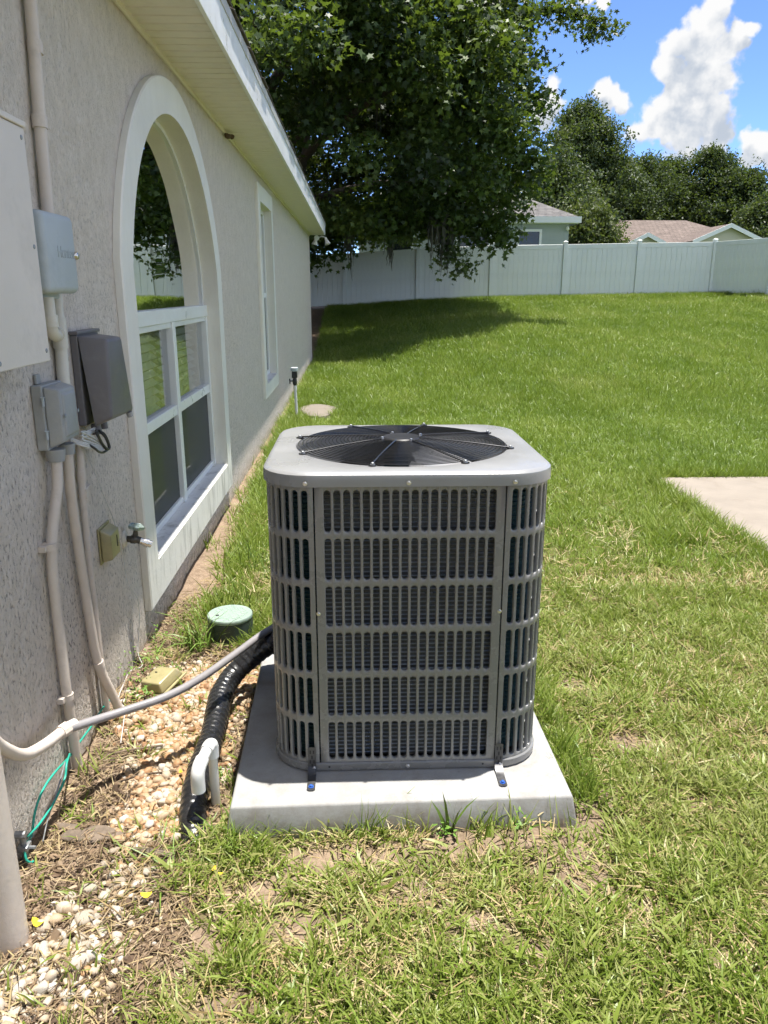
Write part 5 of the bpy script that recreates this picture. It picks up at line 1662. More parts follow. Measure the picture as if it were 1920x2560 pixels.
def scatter(name, group, P, rot, scl, idx, tint, parent=None):
    P = np.asarray(P, float)
    if parent is not None:
        P = P - np.array(ORG[parent])
    me = bpy.data.meshes.new(name)
    me.vertices.add(len(P))
    me.vertices.foreach_set('co', P.astype(np.float32).ravel())
    scl = np.asarray(scl, float)
    if scl.ndim == 1:
        scl = np.stack([scl] * 3, 1)
    for n, t_, d in (('rot', 'FLOAT_VECTOR', rot), ('scl', 'FLOAT_VECTOR', scl)):
        a = me.attributes.new(n, t_, 'POINT')
        a.data.foreach_set('vector', np.asarray(d, np.float32).ravel())
    a = me.attributes.new('idx', 'INT', 'POINT')
    a.data.foreach_set('value', np.asarray(idx, np.int32))
    a = me.attributes.new('tint', 'FLOAT', 'POINT')
    a.data.foreach_set('value', np.asarray(tint, np.float32))
    o = bpy.data.objects.new(name, me)
    md = o.modifiers.new('scatter', 'NODES')
    md.node_group = group
    reg(o, parent)
    o['kind'] = 'stuff'
    return o


def add_btint(me, vals):
    a = me.attributes.new('btint', 'FLOAT', 'FACE')
    a.data.foreach_set('value', np.asarray(vals, np.float32))


def star_leaf(r, rr):
    pts = []
    for k in range(10):
        a = math.pi / 2 + k * math.pi / 5
        if k == 5:
            q = 0.30
        else:
            q = (1.0, 0.42, 0.92, 0.40, 0.62)[min(k, 10 - k) if min(k, 10 - k) < 5 else 4] if k % 2 == 0 else 0.42
        pts.append(Vector((r * q * math.cos(a), r * q * math.sin(a) + r * 0.3, 0)))
    return pts


def oval_leaf(r, rr):
    return [Vector((0, -0.1 * r, 0)), Vector((0.38 * r, 0.5 * r, 0)), Vector((0.25 * r, 1.1 * r, 0)), Vector((0, 1.5 * r, 0)), Vector((-0.25 * r, 1.1 * r, 0)), Vector((-0.38 * r, 0.5 * r, 0))]


def spray_mesh(name, shape, n, length, spread, size, mat, droop, seed):
    rr = random.Random(seed)
    V, F, bt = [], [], []
    for i in range(n):
        s = rr.random()
        c = Vector((length * (s - 0.3), rr.gauss(0, spread), rr.gauss(0, spread * 0.6) - droop * s * s))
        r = size * rr.uniform(0.7, 1.2)
        # leaves hang: blade roughly horizontal, tip drooping, random heading
        m = Matrix.Rotation(rr.uniform(0, 2 * math.pi), 3, 'Z') @ Matrix.Rotation(R(rr.gauss(-38, 24)), 3, 'X') @ Matrix.Rotation(R(rr.gauss(0, 24)), 3, 'Y')
        pts = [m @ q + c for q in shape(r, rr)]
        b = len(V)
        V += [tuple(q) for q in pts]
        F.append(list(range(b, b + len(pts))))
        bt.append(rr.random())
    me = bpy.data.meshes.new(name)
    me.from_pydata(V, [], F)
    me.materials.append(mat)
    add_btint(me, bt)
    return me


G_GUM = scatter_group(kit_coll('gum_spray', [spray_mesh('gum_spray', star_leaf, 14, 0.66, 0.18, 0.098, MAT['leaf'], 0.22, s) for s in range(5)]))
G_FAR = scatter_group(kit_coll('far_spray', [spray_mesh('far_spray', oval_leaf, 22, 1.0, 0.34, 0.15, MAT['leaf_far'], 0.2, 40 + s) for s in range(5)]))


def rand_rot(n, tilt=0.35):
    return np.stack([rng.normal(0, tilt, n), rng.normal(0, tilt, n), rng.uniform(0, 2 * math.pi, n)], 1)


def branch(path, r0, r1, n=6, seg=8):
    P = spline(path, n)
    return tube(P, np.linspace(r0, r1, len(P)), seg)


# ---------------------------------------------------------------- the sweetgum hung with moss
TB = (-3.1, 23.2)
TZ = fz(*TB)
gum = thing('sweetgum_tree', (TB[0], TB[1], TZ), 'large dark sweetgum tree hung with grey moss behind the end of the house', 'tree')
mk('trunk', join(branch([(TB[0], TB[1], TZ - 0.3), (TB[0] + 0.05, TB[1], TZ + 1.5), (TB[0] - 0.1, TB[1], TZ + 4), (TB[0] + 0.1, TB[1], TZ + 8), (TB[0], TB[1], TZ + 13)], 0.46, 0.14, 8, 14)), MAT['bark'], gum, 60)
LIMBS = [[(-3.0, 23.2, 3.2), (-1.6, 22.0, 4.6), (0.2, 20.6, 5.8), (2.6, 19.6, 6.8)],
         [(-3.0, 23.2, 4.2), (-1.0, 22.8, 6.0), (2.0, 22.4, 7.6), (4.4, 21.0, 8.0), (5.8, 20.5, 7.7)],
         [(-3.0, 23.2, 2.8), (-1.4, 22.6, 3.8), (1.0, 22.0, 4.3), (3.6, 21.6, 4.2)],
         [(-3.1, 23.1, 5.0), (-2.6, 20.5, 6.4), (-1.8, 18.0, 7.2), (-1.0, 16.4, 7.0)],
         [(-3.1, 23.1, 5.6), (-0.6, 21.6, 8.4), (1.6, 20.0, 10.4)],
         [(-3.1, 23.2, 5.0), (-5.5, 22.5, 7.0), (-8.0, 21.5, 8.2)],
         [(-3.0, 23.2, 6.8), (-1.5, 24.5, 9.5), (0.8, 25.5, 11.0)],
         [(-1.4, 22.4, 2.6), (-1.5, 22.2, 3.6), (-1.2, 21.6, 5.2), (-0.6, 21.0, 7.5)],
         [(-3.1, 23.2, 4.6), (-3.4, 20.8, 5.6), (-3.0, 18.6, 6.0)]]
for lb in LIMBS:
    mk('limb', branch(lb, 0.17, 0.035), MAT['bark'], gum, 60)


def gum_crown():
    C, Rr = [], []
    cx, cy, rad = -2.8, 23.0, 7.2
    k = 0
    while len(C) < 205 and k < 4000:
        k += 1
        a = rng.uniform(0, 2 * math.pi)
        rr = rad * math.sqrt(rng.uniform(0.05, 1.0))
        x, y_ = cx + rr * math.cos(a), cy + rr * math.sin(a)
        if y_ > 27.5 and rng.random() < 0.6:
            continue
        f = rr / rad
        top = 14.0 - 7.0 * f ** 3
        low = 4.9 - 1.5 * f ** 2 + 0.8 * (vnoise(x, y_, 0.45, 8) - 0.5)
        z = rng.uniform(low, top)
        if f < 0.6 and rng.random() < 0.5:
            continue
        C.append((x, y_, z))
        Rr.append(rng.uniform(0.75, 1.25))
    # hanging skirts on the lawn side, plus clumps added to shade the fence
    for q in [(-0.9, 20.6, 3.6), (0.2, 20.2, 3.5), (0.9, 20.4, 3.5), (1.8, 20.4, 3.4), (2.5, 20.8, 3.3), (3.2, 21.0, 3.15), (3.8, 21.0, 3.2), (4.15, 20.8, 3.8), (4.3, 20.8, 4.6), (4.1, 20.8, 5.3), (4.2, 20.8, 6.0), (3.9, 20.6, 6.9),
              (1.4, 19.0, 4.2), (2.8, 19.6, 4.3), (0.2, 18.6, 4.6), (3.4, 20.2, 5.0), (2.8, 20.0, 6.0), (3.2, 20.6, 8.0), (2.4, 20.4, 8.8), (3.9, 20.6, 7.7), (1.5, 19.2, 5.0), (-0.6, 18.8, 5.2), (-1.6, 19.6, 3.9), (-2.2, 19.2, 4.6), (-2.6, 18.8, 6.0),
              (-0.5, 24.6, 3.6), (-1.4, 24.8, 3.4), (-2.4, 25.0, 3.6), (0.8, 24.8, 3.7), (2.0, 24.6, 3.8), (-1.0, 22.8, 3.4), (-1.8, 21.4, 3.2), (0.4, 22.6, 3.6), (1.6, 22.4, 3.6), (2.8, 23.4, 3.9), (-3.6, 24.6, 3.4), (-4.6, 25.2, 3.8), (-2.2, 22.4, 2.7), (-2.9, 22.0, 2.9), (-1.5, 23.6, 2.7), (-2.6, 24.2, 2.6), (-0.6, 23.6, 3.0), (-0.4, 26.4, 3.6), (0.2, 26.6, 5.2), (1.8, 26.4, 5.4), (3.0, 25.8, 5.6), (-1.4, 26.6, 5.6), (-3.0, 26.4, 5.8), (0.6, 25.4, 6.6), (2.2, 25.2, 6.8), (-2.2, 25.4, 6.6), (-1.6, 26.8, 3.8), (-3.0, 26.6, 3.6), (1.0, 26.6, 3.9), (2.4, 26.4, 4.0), (-3.8, 22.6, 3.4),
              (-1.2, 18.4, 6.8), (-0.2, 17.6, 7.4), (0.8, 17.8, 6.4), (-1.8, 18.4, 8.2), (-2.4, 20.6, 5.4), (-0.8, 20.4, 6.4), (0.6, 19.6, 7.6), (1.8, 19.4, 8.0), (2.6, 19.8, 7.2)]:
        C.append(q)
        Rr.append(rng.uniform(0.55, 0.85))
    for q in [(4.7, 20.6, 8.0), (5.1, 20.5, 7.95), (5.5, 20.5, 7.75), (5.85, 20.4, 7.5), (2.6, 20.3, 2.15), (2.45, 20.3, 2.6)]:
        C.append(q)
        Rr.append(0.34)
    P, S, T = [], [], []
    for (x, y_, z), r_ in zip(C, Rr):
        n = int(62 * r_ ** 1.6) + 6
        d = rng.normal(0, 1, (n, 3))
        d /= np.linalg.norm(d, axis=1)[:, None]
        q = d * (r_ * rng.uniform(0.25, 1.0, n) ** 0.5)[:, None] * np.array((1, 1, 0.62))
        q[:, 2] -= 0.22 * (q[:, 0] ** 2 + q[:, 1] ** 2)
        P.append(q + np.array((x, y_, z)))
        S.append(rng.uniform(0.8, 1.25, n) * (0.8 if r_ < 0.4 else 1))
        T.append(np.clip(rng.normal(0.42, 0.18, n) + 0.6 * (rng.random() - 0.5), 0, 1))
    P, S, T = np.concatenate(P), np.concatenate(S), np.concatenate(T)
    keep = P[:, 2] > gz(P[:, 0], P[:, 1]) + 0.9
    # nothing inside the house
    keep &= ~((P[:, 0] < -0.5) & (P[:, 1] < 17.6) & (P[:, 2] < 6))
    # the crown stays open low on its right-hand side, where the grey house shows
    rx_, rz_ = P[:, 0] / P[:, 1], (P[:, 2] - 1.53) / P[:, 1]
    keep &= ~((rx_ > 0.198) & (rz_ > 0.048) & (rz_ < 0.118))
    P, S, T = P[keep], S[keep], T[keep]
    n = len(P)
    scatter('crown', G_GUM, P, rand_rot(n, 0.4), S, rng.integers(0, 5, n), T, gum)


gum_crown()


def moss(name, x, y_, ztop, length, w, n):
    V, F = [], []
    rr = random.Random(int(x * 100 + y_))
    for i in range(n):
        a, d = rr.uniform(0, 6.28), w * rr.random() ** 0.6
        px, py = x + d * math.cos(a), y_ + d * 0.6 * math.sin(a)
        L_ = length * rr.uniform(0.35, 1.0) * (1 - 0.5 * d / w)
        z = ztop + rr.uniform(-0.15, 0.1)
        m_ = 6
        ww = rr.uniform(0.012, 0.03)
        b = len(V)
        th = rr.uniform(0, 3.14)
        for k in range(m_ + 1):
            t_ = k / m_
            px += rr.gauss(0, 0.015)
            py += rr.gauss(0, 0.015)
            wk = ww * (1 - t_ * 0.8)
            V += [(px - wk * math.cos(th), py - wk * math.sin(th), z - L_ * t_), (px + wk * math.cos(th), py + wk * math.sin(th), z - L_ * t_)]
        for k in range(m_):
            q = b + 2 * k
            F.append([q, q + 1, q + 3, q + 2])
    o = mk(name, (V, F), MAT['moss'], gum)
    o['kind'] = 'stuff'


for q in [(2.25, 20.3, 3.25, 1.7, 0.24, 90), (1.95, 20.2, 3.2, 1.3, 0.18, 40), (-0.15, 21.0, 3.0, 1.3, 0.10, 26), (-1.9, 21.4, 4.4, 1.8, 0.22, 50), (-2.4, 19.4, 8.6, 2.4, 0.3, 60), (-1.6, 18.6, 8.2, 2.2, 0.25, 50),
          (-0.9, 19.0, 7.2, 1.6, 0.2, 40), (0.6, 20.0, 6.4, 1.4, 0.2, 36), (0.9, 20.8, 2.7, 0.9, 0.1, 22), (-3.2, 19.0, 8.9, 2.6, 0.35, 70), (2.9, 20.4, 4.8, 1.2, 0.2, 30)]:
    moss('moss', *q)

# ---------------------------------------------------------------- trees beyond the houses
def far_tree(x, y_, base, top, rad, label, n=1500, low=0.28, tone=0.4, clumps=34, shape=1.0, dead=False):
    t = thing('tree', (x, y_, base), label, 'tree', 'trees beyond the fence')
    H_ = top - base
    mk('trunk', branch([(x, y_, base - 0.5), (x + rng.normal(0, 0.2), y_, base + H_ * 0.35), (x + rng.normal(0, 0.3), y_, base + H_ * 0.9)], 0.05 * rad + 0.1, 0.05, 6, 8), MAT['bark'], t, 60)
    for k in range(5):
        a, h = rng.uniform(0, 6.28), rng.uniform(0.3, 0.7)
        mk('limb', branch([(x, y_, base + H_ * h), (x + 0.4 * rad * math.cos(a), y_ + 0.4 * rad * math.sin(a), base + H_ * (h + 0.1)), (x + 0.75 * rad * math.cos(a), y_ + 0.75 * rad * math.sin(a), base + H_ * (h + 0.16))], 0.10, 0.03, 4, 6), MAT['bark'], t, 60)
    P, T = [], []
    for k in range(clumps):
        h = rng.uniform(low, 1.0) ** 0.9
        prof = (math.sin(math.pi * (0.18 + 0.80 * (h - low) / (1 - low))) ** 0.7) if shape == 1.0 else (1.02 - h) ** 0.6
        a = rng.uniform(0, 6.28)
        rr = rad * prof * math.sqrt(rng.uniform(0.15, 1))
        c = np.array((x + rr * math.cos(a), y_ + rr * math.sin(a), base + H_ * h - 0.3))
        m_ = n // clumps
        cr = rad * rng.uniform(0.26, 0.42)
        d = rng.normal(0, 1, (m_, 3))
        d /= np.linalg.norm(d, axis=1)[:, None]
        q = d * (cr * rng.uniform(0.2, 1, m_) ** 0.5)[:, None] * np.array((1, 1, 0.7))
        P.append(c + q)
        T.append(np.clip(rng.normal(tone, 0.16, m_) + rng.normal(0, 0.10), 0, 1))
    m_ = n // 5          # loose outer sprays that break up the outline
    h = rng.uniform(low, 1.0, m_)
    prof = np.sin(math.pi * (0.18 + 0.80 * (h - low) / (1 - low))) ** 0.7 * rad * rng.uniform(0.85, 1.3, m_)
    a = rng.uniform(0, 6.283, m_)
    P.append(np.stack([x + prof * np.cos(a), y_ + prof * np.sin(a), base + H_ * h + rng.normal(0.1, 0.35, m_)], 1))
    T.append(np.clip(rng.normal(tone + 0.06, 0.18, m_), 0, 1))
    P, T = np.concatenate(P), np.concatenate(T)
    sc_ = rng.uniform(0.7, 1.2, len(P)) * min(1.0, 0.55 + rad / 9)
    scatter('crown', G_FAR, P, rand_rot(len(P), 0.5), sc_, rng.integers(0, 5, len(P)), T, t)


FAR = [(16.0, 58, 13.7, 3.0, 'tall loose-crowned tree, tallest of the row beyond the fence', 0.46, 0.30),
       (12.4, 50, 9.2, 2.4, 'broad tree at the left end of the row, beside the sweetgum', 0.46, 0.1),
       (19.1, 60, 10.4, 3.0, 'dense tree right of the tallest one in the row beyond the fence', 0.40, 0.1),
       (22.0, 62, 11.0, 3.0, 'dark round-topped tree above the middle of the brown roof', 0.34, 0.1),
       (24.9, 64, 10.9, 3.0, 'dark tree above the right half of the brown roof', 0.32, 0.1),
       (27.2, 63, 11.6, 3.1, 'tall dark tree above the larger cream gable', 0.34, 0.1),
       (28.9, 60, 9.8, 2.8, 'dark tree standing right of the larger cream gable', 0.36, 0.08),
       (26.9, 52, 7.2, 2.4, 'lower lighter tree at the right edge of the row', 0.50, 0.05)]
for x, d, zt, rad, lab, tone, low in FAR:
    far_tree(x, d, 1.9, zt, rad, lab, n=2100, low=low, tone=tone, clumps=56)
for x, d, zt, rad, lab in ((17.6, 66, 7.6, 3.6, 'dark low tree filling the gap under the tallest tree of the row'), (20.6, 68, 7.4, 3.6, 'dark low tree behind the left end of the brown roof'),
                           (23.9, 70, 8.2, 3.6, 'dark low tree behind the middle of the brown roof ridge'), (27.5, 72, 8.3, 3.8, 'dark low tree behind the right end of the brown roof ridge'),
                           (30.1, 72, 8.4, 3.8, 'dark low tree behind the right slope of the cream gable'), (32.5, 70, 8.0, 3.8, 'dark low tree at the far right edge behind the others'), (14.6, 64, 8.0, 3.4, 'dark low tree just right of the sweetgum, behind the yellowish tree')):
    far_tree(x, d, 1.9, zt, rad, lab, n=1300, low=0.02, tone=0.26, clumps=30)
far_tree(9.9, 35.0, 1.9, 4.9, 1.35, 'yellowish-green small tree between the grey house and the brown roof', n=1700, low=0.12, tone=0.85, clumps=40)

# ---------------------------------------------------------------- lawn
def blade_set(name, mat, n, radius, lmin, lmax, width, lean, curl, seed, flat=0.0, nseg=3, square=0.0):
    rr = random.Random(seed)
    V, F, bt = [], [], []
    for i in range(n):
        a, d = rr.uniform(0, 6.283), radius * math.sqrt(rr.random())
        base = Vector((d * math.cos(a), d * math.sin(a), -0.008 + flat * rr.uniform(0, 0.012)))
        if square > 0:
            base.x, base.y = rr.uniform(-square, square), rr.uniform(-square, square)
        L_ = rr.uniform(lmin, lmax)
        w = width * rr.uniform(0.6, 1.15)
        h = rr.uniform(0, 6.283)
        th = R(min(88, max(2, rr.gauss(lean, 16))))
        dirh = Vector((math.cos(h), math.sin(h), 0))
        side = Vector((-math.sin(h), math.cos(h), 0))
        roll = rr.gauss(0, 0.5)
        b = len(V)
        p = base.copy()
        m_ = nseg
        for k in range(m_ + 1):
            t_ = k / m_
            wk = w * (1 - t_ ** 2.2) * 0.5
            t3 = dirh * math.sin(th) + Vector((0, 0, math.cos(th)))
            sd = side * math.cos(roll) + t3.cross(side) * math.sin(roll)
            if k < m_:
                V += [tuple(p - sd * wk), tuple(p + sd * wk)]
            else:
                V.append(tuple(p))
            p = p + t3 * (L_ / m_)
            th = min(R(100), th + R(curl) * rr.uniform(0.6, 1.4) / m_)
        for k in range(m_ - 1):
            q = b + 2 * k
            F.append([q, q + 1, q + 3, q + 2])
            bt.append(0)
        q = b + 2 * (m_ - 1)
        F.append([q, q + 1, q + 2])
        bt.append(0)
        v_ = rr.random()
        for k in range(m_):
            bt[-1 - k] = v_
    me = bpy.data.meshes.new(name)
    me.from_pydata(V, [], F)
    me.materials.append(mat)
    shade(me, None)
    add_btint(me, bt)
    return me


tufts = []
for s in range(4):      # 0-3 mown turf
    tufts.append(blade_set('turf', MAT['grass'], 16, 0.045, 0.035, 0.085, 0.0060, 42, 40, 100 + s))
for s in range(3):      # 4-6 taller thin blades
    tufts.append(blade_set('turf_tall', MAT['grass'], 14, 0.04, 0.07, 0.15, 0.0048, 22, 45, 200 + s))
for s in range(3):      # 7-9 dry clippings lying about
    tufts.append(blade_set('turf_dry', MAT['dry'], 16, 0.055, 0.025, 0.075, 0.0040, 78, 14, 300 + s, 1.0))
for s in range(2):      # 10-11 broad creeping blades
    tufts.append(blade_set('turf_broad', MAT['grass'], 9, 0.05, 0.04, 0.09, 0.0095, 58, 40, 400 + s))
G_TURF = scatter_group(kit_coll('turf', tufts), True)
patches = [blade_set('turf_patch', MAT['grass'], 950, 0.3, 0.045, 0.105, 0.0066, 34, 42, 500 + s, 0, 3, 0.29) for s in range(4)]
patches += [blade_set('turf_patch_far', MAT['grass'], 1700, 0.6, 0.06, 0.13, 0.0105, 26, 36, 600 + s, 0, 2, 0.58) for s in range(4)]
patches += [blade_set('turf_tuft', MAT['grass'], 14, 0.05, 0.06, 0.14, 0.0060, 24, 40, 700 + s, 0, 3) for s in range(3)]
patches += [blade_set('turf_straw', MAT['dry'], 22, 0.10, 0.03, 0.08, 0.0045, 70, 20, 720 + s, 1.0, 2) for s in range(2)]
G_PATCH = scatter_group(kit_coll('turf_patch', patches))


def on_slab(x, y_):
    px, py = x - 0.118, y_ - 2.465
    pd = (np.abs(px) < 0.53) & (np.abs(py) < 0.553)
    pt = (x > 2.44 + 0.03 * (vnoise(x, y_, 7, 4) - 0.3)) & (y_ < 6.17)
    ho = x < W + 0.03
    vbx = (x + 0.585) ** 2 + (y_ - 3.262) ** 2 < 0.105 ** 2
    pvr = ((x + 0.5) / 0.23) ** 2 + ((y_ - 10.05) / 0.55) ** 2 < 1
    sd = (x + 0.861) ** 2 + (y_ - 1.55) ** 2 < 0.05 ** 2
    return pd | pt | ho | vbx | pvr | sd


def field(n, x0, x1, y0, y1, slope):
    """random spots in the wedge the camera looks over, with room to either side"""
    y_ = np.sqrt(rng.uniform(y0 ** 2, y1 ** 2, n)) if y0 > 0 else rng.uniform(y0, y1, n)
    lo = np.maximum(W, x0 - 0.0 * y_)
    hi = x1 + slope * y_
    x = rng.uniform(0, 1, n) * (hi - lo) + lo
    return x, y_


def lay(n, y0, y1, kinds, dens, scale, tintf, x1=0.95, slope=0.55, lift=0.0):
    x, y_ = field(n, W, x1, y0, y1, slope)
    ok = ~on_slab(x, y_)
    ok &= rng.random(n) < dens(x, y_)
    x, y_ = x[ok], y_[ok]
    m_ = len(x)
    z = gh(x, y_) + lift
    idx = rng.choice(kinds, m_)
    rot = np.stack([rng.normal(0, 0.16, m_), rng.normal(0, 0.16, m_), rng.uniform(0, 6.283, m_)], 1)
    s = scale(x, y_) * rng.uniform(0.75, 1.25, m_)
    return np.stack([x, y_, z], 1), rot, s, idx, np.clip(tintf(x, y_) + rng.normal(0, 0.13, m_), 0, 1)


def near_pale(x, y_):
    """trampled, clipped and pale close to the unit; deep green up the lawn"""
    return 1 - sstep(2.2, 6.5, y_ + 0.35 * np.maximum(0, x - 0.6))


def d_green(x, y_):
    n1 = vnoise(x, y_, 3.2, 21)
    n2 = vnoise(x, y_, 9.0, 22)
    g = 0.35 + 0.9 * (0.6 * n1 + 0.4 * n2)
    g = g * (1 - 0.45 * near_pale(x, y_)) + 0.25 * (1 - near_pale(x, y_))
    lush = ell(x, y_, 1.0, 1.75, 0.55, 0.55) * 0.35 + ell(x, y_, 0.3, 1.25, 0.6, 0.22) * 0.25
    return np.clip((g + lush) * (1 - 0.93 * bare(x, y_)), 0.0, 1)


def d_dry(x, y_):
    return np.clip((0.25 + 0.75 * vnoise(x, y_, 4.0, 23)) * (0.25 + 0.75 * near_pale(x, y_)) * (1 - 0.8 * bare(x, y_)), 0, 1)


def t_green(x, y_):
    return 0.40 + 0.26 * near_pale(x, y_) + 0.34 * (vnoise(x, y_, 1.3, 24) - 0.5) + 0.30 * (vnoise(x, y_, 0.42, 27) - 0.5) + 0.18 * (vnoise(x, y_, 5, 25) - 0.5) + 0.10 * np.sin((np.asarray(x) + 0.12 * np.asarray(y_)) * 4.2) * sstep(5, 9, y_)


parts = []
one = lambda x, y_: np.ones_like(x)
parts.append(lay(30000, 0.75, 3.75, [0, 1, 2, 3, 0, 1, 2, 3, 10, 11], d_green, lambda x, y_: 0.85 + 0.15 * one(x, y_), t_green))
parts.append(lay(2200, 0.75, 3.75, [4, 5, 6], lambda x, y_: d_green(x, y_) * 0.5, lambda x, y_: 0.75 * one(x, y_), t_green))
parts.append(lay(13000, 0.75, 4.0, [7, 8, 9], d_dry, one, lambda x, y_: 0.5 * one(x, y_), lift=0.004))


def patch_field(y0, y1, step, kinds, hs, zl):
    P, Ro, S, I, T = [], [], [], [], []
    free = []
    for y_ in np.arange(y0, y1, step):
        for x in np.arange(W - 0.4, 1.0 + 0.60 * y_, step):
            xx, yy = x + rng.uniform(-0.06, 0.06) * step, y_ + rng.uniform(-0.06, 0.06) * step
            cx_ = xx + hs * np.array([-1, 0, 1, -1, 0, 1, -1, 0, 1])
            cy_ = yy + hs * np.array([-1, -1, -1, 0, 0, 0, 1, 1, 1])
            if bool(on_slab(cx_, cy_).any()) or float(bare(cx_, cy_).max()) > 0.35 or yy + hs > 26.33:
                free.append((xx, yy))
                continue
            e = hs
            sx_ = float(gz(xx + e, yy) - gz(xx - e, yy)) / (2 * e)
            sy_ = float(gz(xx, yy + e) - gz(xx, yy - e)) / (2 * e)
            P.append((xx, yy, float(gz(xx, yy)) - zl))
            q = Matrix(((1, 0, -sx_), (0, 1, -sy_), (sx_, sy_, 1))).to_quaternion() @ Euler((0, 0, rng.integers(0, 4) * math.pi / 2 + rng.normal(0, 0.06))).to_quaternion()
            Ro.append(tuple(q.to_euler()))
            S.append((1.0, 1.0, rng.uniform(0.85, 1.15)))
            I.append(rng.choice(kinds))
            T.append(float(np.clip(t_green(np.array(xx), np.array(yy)) + rng.normal(0, 0.02), 0, 1)))
    return (np.array(P), np.array(Ro), np.array(S), np.array(I), np.array(T)), np.array(free)


pp = []
A1, free1 = patch_field(3.75, 9.6, 0.5, [0, 1, 2, 3], 0.28, 0.0)
A2, free2 = patch_field(10.1, 26.4, 1.0, [4, 5, 6, 7], 0.56, 0.01)
pp += [A1, A2]
fx_, fy_ = [], []
for fr_, h_, dn in ((free1, 0.26, 620), (free2, 0.52, 330)):
    for cx_, cy_ in fr_:
        k = int((2 * h_) ** 2 * dn)
        fx_.append(rng.uniform(cx_ - h_, cx_ + h_, k))
        fy_.append(rng.uniform(cy_ - h_, cy_ + h_, k))
fx_, fy_ = np.concatenate(fx_), np.concatenate(fy_)
ok = ~on_slab(fx_, fy_) & (rng.random(len(fx_)) < (1 - 0.93 * bare(fx_, fy_))) & (fy_ < 26.32)
fx_, fy_ = fx_[ok], fy_[ok]
m_ = len(fx_)
pp.append((np.stack([fx_, fy_, gh(fx_, fy_)], 1), rand_rot(m_, 0.16), np.stack([1 + 0.02 * fy_] * 3, 1), rng.choice([8, 9, 10], m_), np.clip(t_green(fx_, fy_) + rng.normal(0, 0.1, m_), 0, 1)))
# taller blades and pale straw over the turf
for n_, kinds_, tf_, sc_, y0_, y1_ in ((9000, [8, 9, 10], t_green, 1.0, 3.6, 12.0), (9000, [8, 9, 10], t_green, 1.5, 11.0, 26.0), (2600, [11, 12], lambda x, y_: 0.6 + 0 * x, 1.1, 3.6, 9.0)):
    x, y_ = field(n_, W, 0.8, y0_, y1_, 0.58)
    ok = ~on_slab(x, y_) & (bare(x, y_) < 0.4) & (rng.random(n_) < 0.25 + 0.9 * vnoise(x, y_, 1.1, 41))
    if kinds_[0] == 11:
        ok &= rng.random(n_) < near_pale(x, y_) * 1.4
    x, y_ = x[ok], y_[ok]
    m_ = len(x)
    pp.append((np.stack([x, y_, gz(x, y_) + (0.03 if kinds_[0] == 11 else 0)], 1), rand_rot(m_, 0.16), np.stack([rng.uniform(0.8, 1.2, m_) * sc_] * 3, 1), rng.choice(kinds_, m_), np.clip(tf_(x, y_) + rng.normal(0, 0.15, m_), 0, 1)))
catp = [np.concatenate([q[i] for q in pp]) for i in range(5)]
turf = scatter('turf', G_PATCH, *catp)
turf['label'] = 'dense green lawn turf rising to the fence'
turf['category'] = 'grass'
# fringe leaning over the slab edges, longer grass against the pad, wall and fence
def edge_line(a, b, n, jit):
    t_ = rng.random(n)
    return a[0] + (b[0] - a[0]) * t_ + rng.normal(0, jit, n), a[1] + (b[1] - a[1]) * t_ + rng.normal(0, jit, n)


fr = [edge_line((2.42, 1.6), (2.42, 6.18), 1100, 0.025), edge_line((2.4, 6.20), (5.0, 6.20), 350, 0.03), edge_line((0.69, 2.0), (0.67, 3.0), 170, 0.03),
      edge_line((-0.40, 1.90), (0.66, 1.92), 36, 0.02), edge_line((-0.40, 3.02), (0.66, 3.03), 200, 0.03), edge_line((-0.70, 3.2), (-0.72, 3.7), 90, 0.07), edge_line((-0.45, 3.1), (-0.47, 3.5), 60, 0.04)]
fx_, fy_ = np.concatenate([q[0] for q in fr]), np.concatenate([q[1] for q in fr])
ok = ~on_slab(fx_, fy_)
fx_, fy_ = fx_[ok], fy_[ok]
m_ = len(fx_)
parts.append((np.stack([fx_, fy_, gh(fx_, fy_)], 1), np.stack([rng.normal(0, 0.25, m_), rng.normal(0, 0.25, m_), rng.uniform(0, 6.28, m_)], 1), rng.uniform(0.7, 1.2, m_), rng.choice([0, 1, 4, 5, 6], m_), np.clip(rng.normal(0.42, 0.15, m_), 0, 1)))
cat = [np.concatenate([q[i] for q in parts]) for i in range(5)]
lawn = scatter('grass', G_TURF, *cat)
lawn['label'] = 'mown green lawn grass with pale dry clippings'
lawn['category'] = 'grass'

# ---------------------------------------------------------------- gravel, stones, litter
def pebble_mesh(name, seed, mat, sub=2, flat=0.62):
    rr = random.Random(seed)
    bm = bmesh.new()
    bmesh.ops.create_icosphere(bm, subdivisions=sub, radius=1.0)
    ph_ = [rr.uniform(0, 6.28) for _ in range(9)]
    cuts = [(Vector((rr.gauss(0, 1), rr.gauss(0, 1), rr.gauss(0, 1))).normalized(), rr.uniform(0.55, 0.85)) for _ in range(6)]
    for v in bm.verts:
        c = v.co
        k = 1 + 0.12 * math.sin(2.1 * c.x + ph_[0]) + 0.12 * math.sin(2.4 * c.y + ph_[1]) + 0.08 * math.sin(3.3 * c.z + ph_[2]) + 0.05 * math.sin(6 * c.x + ph_[3])
        v.co = c * k
        for n_, d in cuts:
            e = v.co.dot(n_)
            if e > d:
                v.co -= n_ * (e - d) * 0.75
        v.co.z *= flat
        v.co.y *= rr.uniform(0.80, 0.82)
    me = bpy.data.meshes.new(name)
    bm.to_mesh(me)
    bm.free()
    shade(me, None)
    me.materials.append(mat)
    return me


G_PEB = scatter_group(kit_coll('pebble', [pebble_mesh('pebble', s, MAT['pebble']) for s in range(6)]))


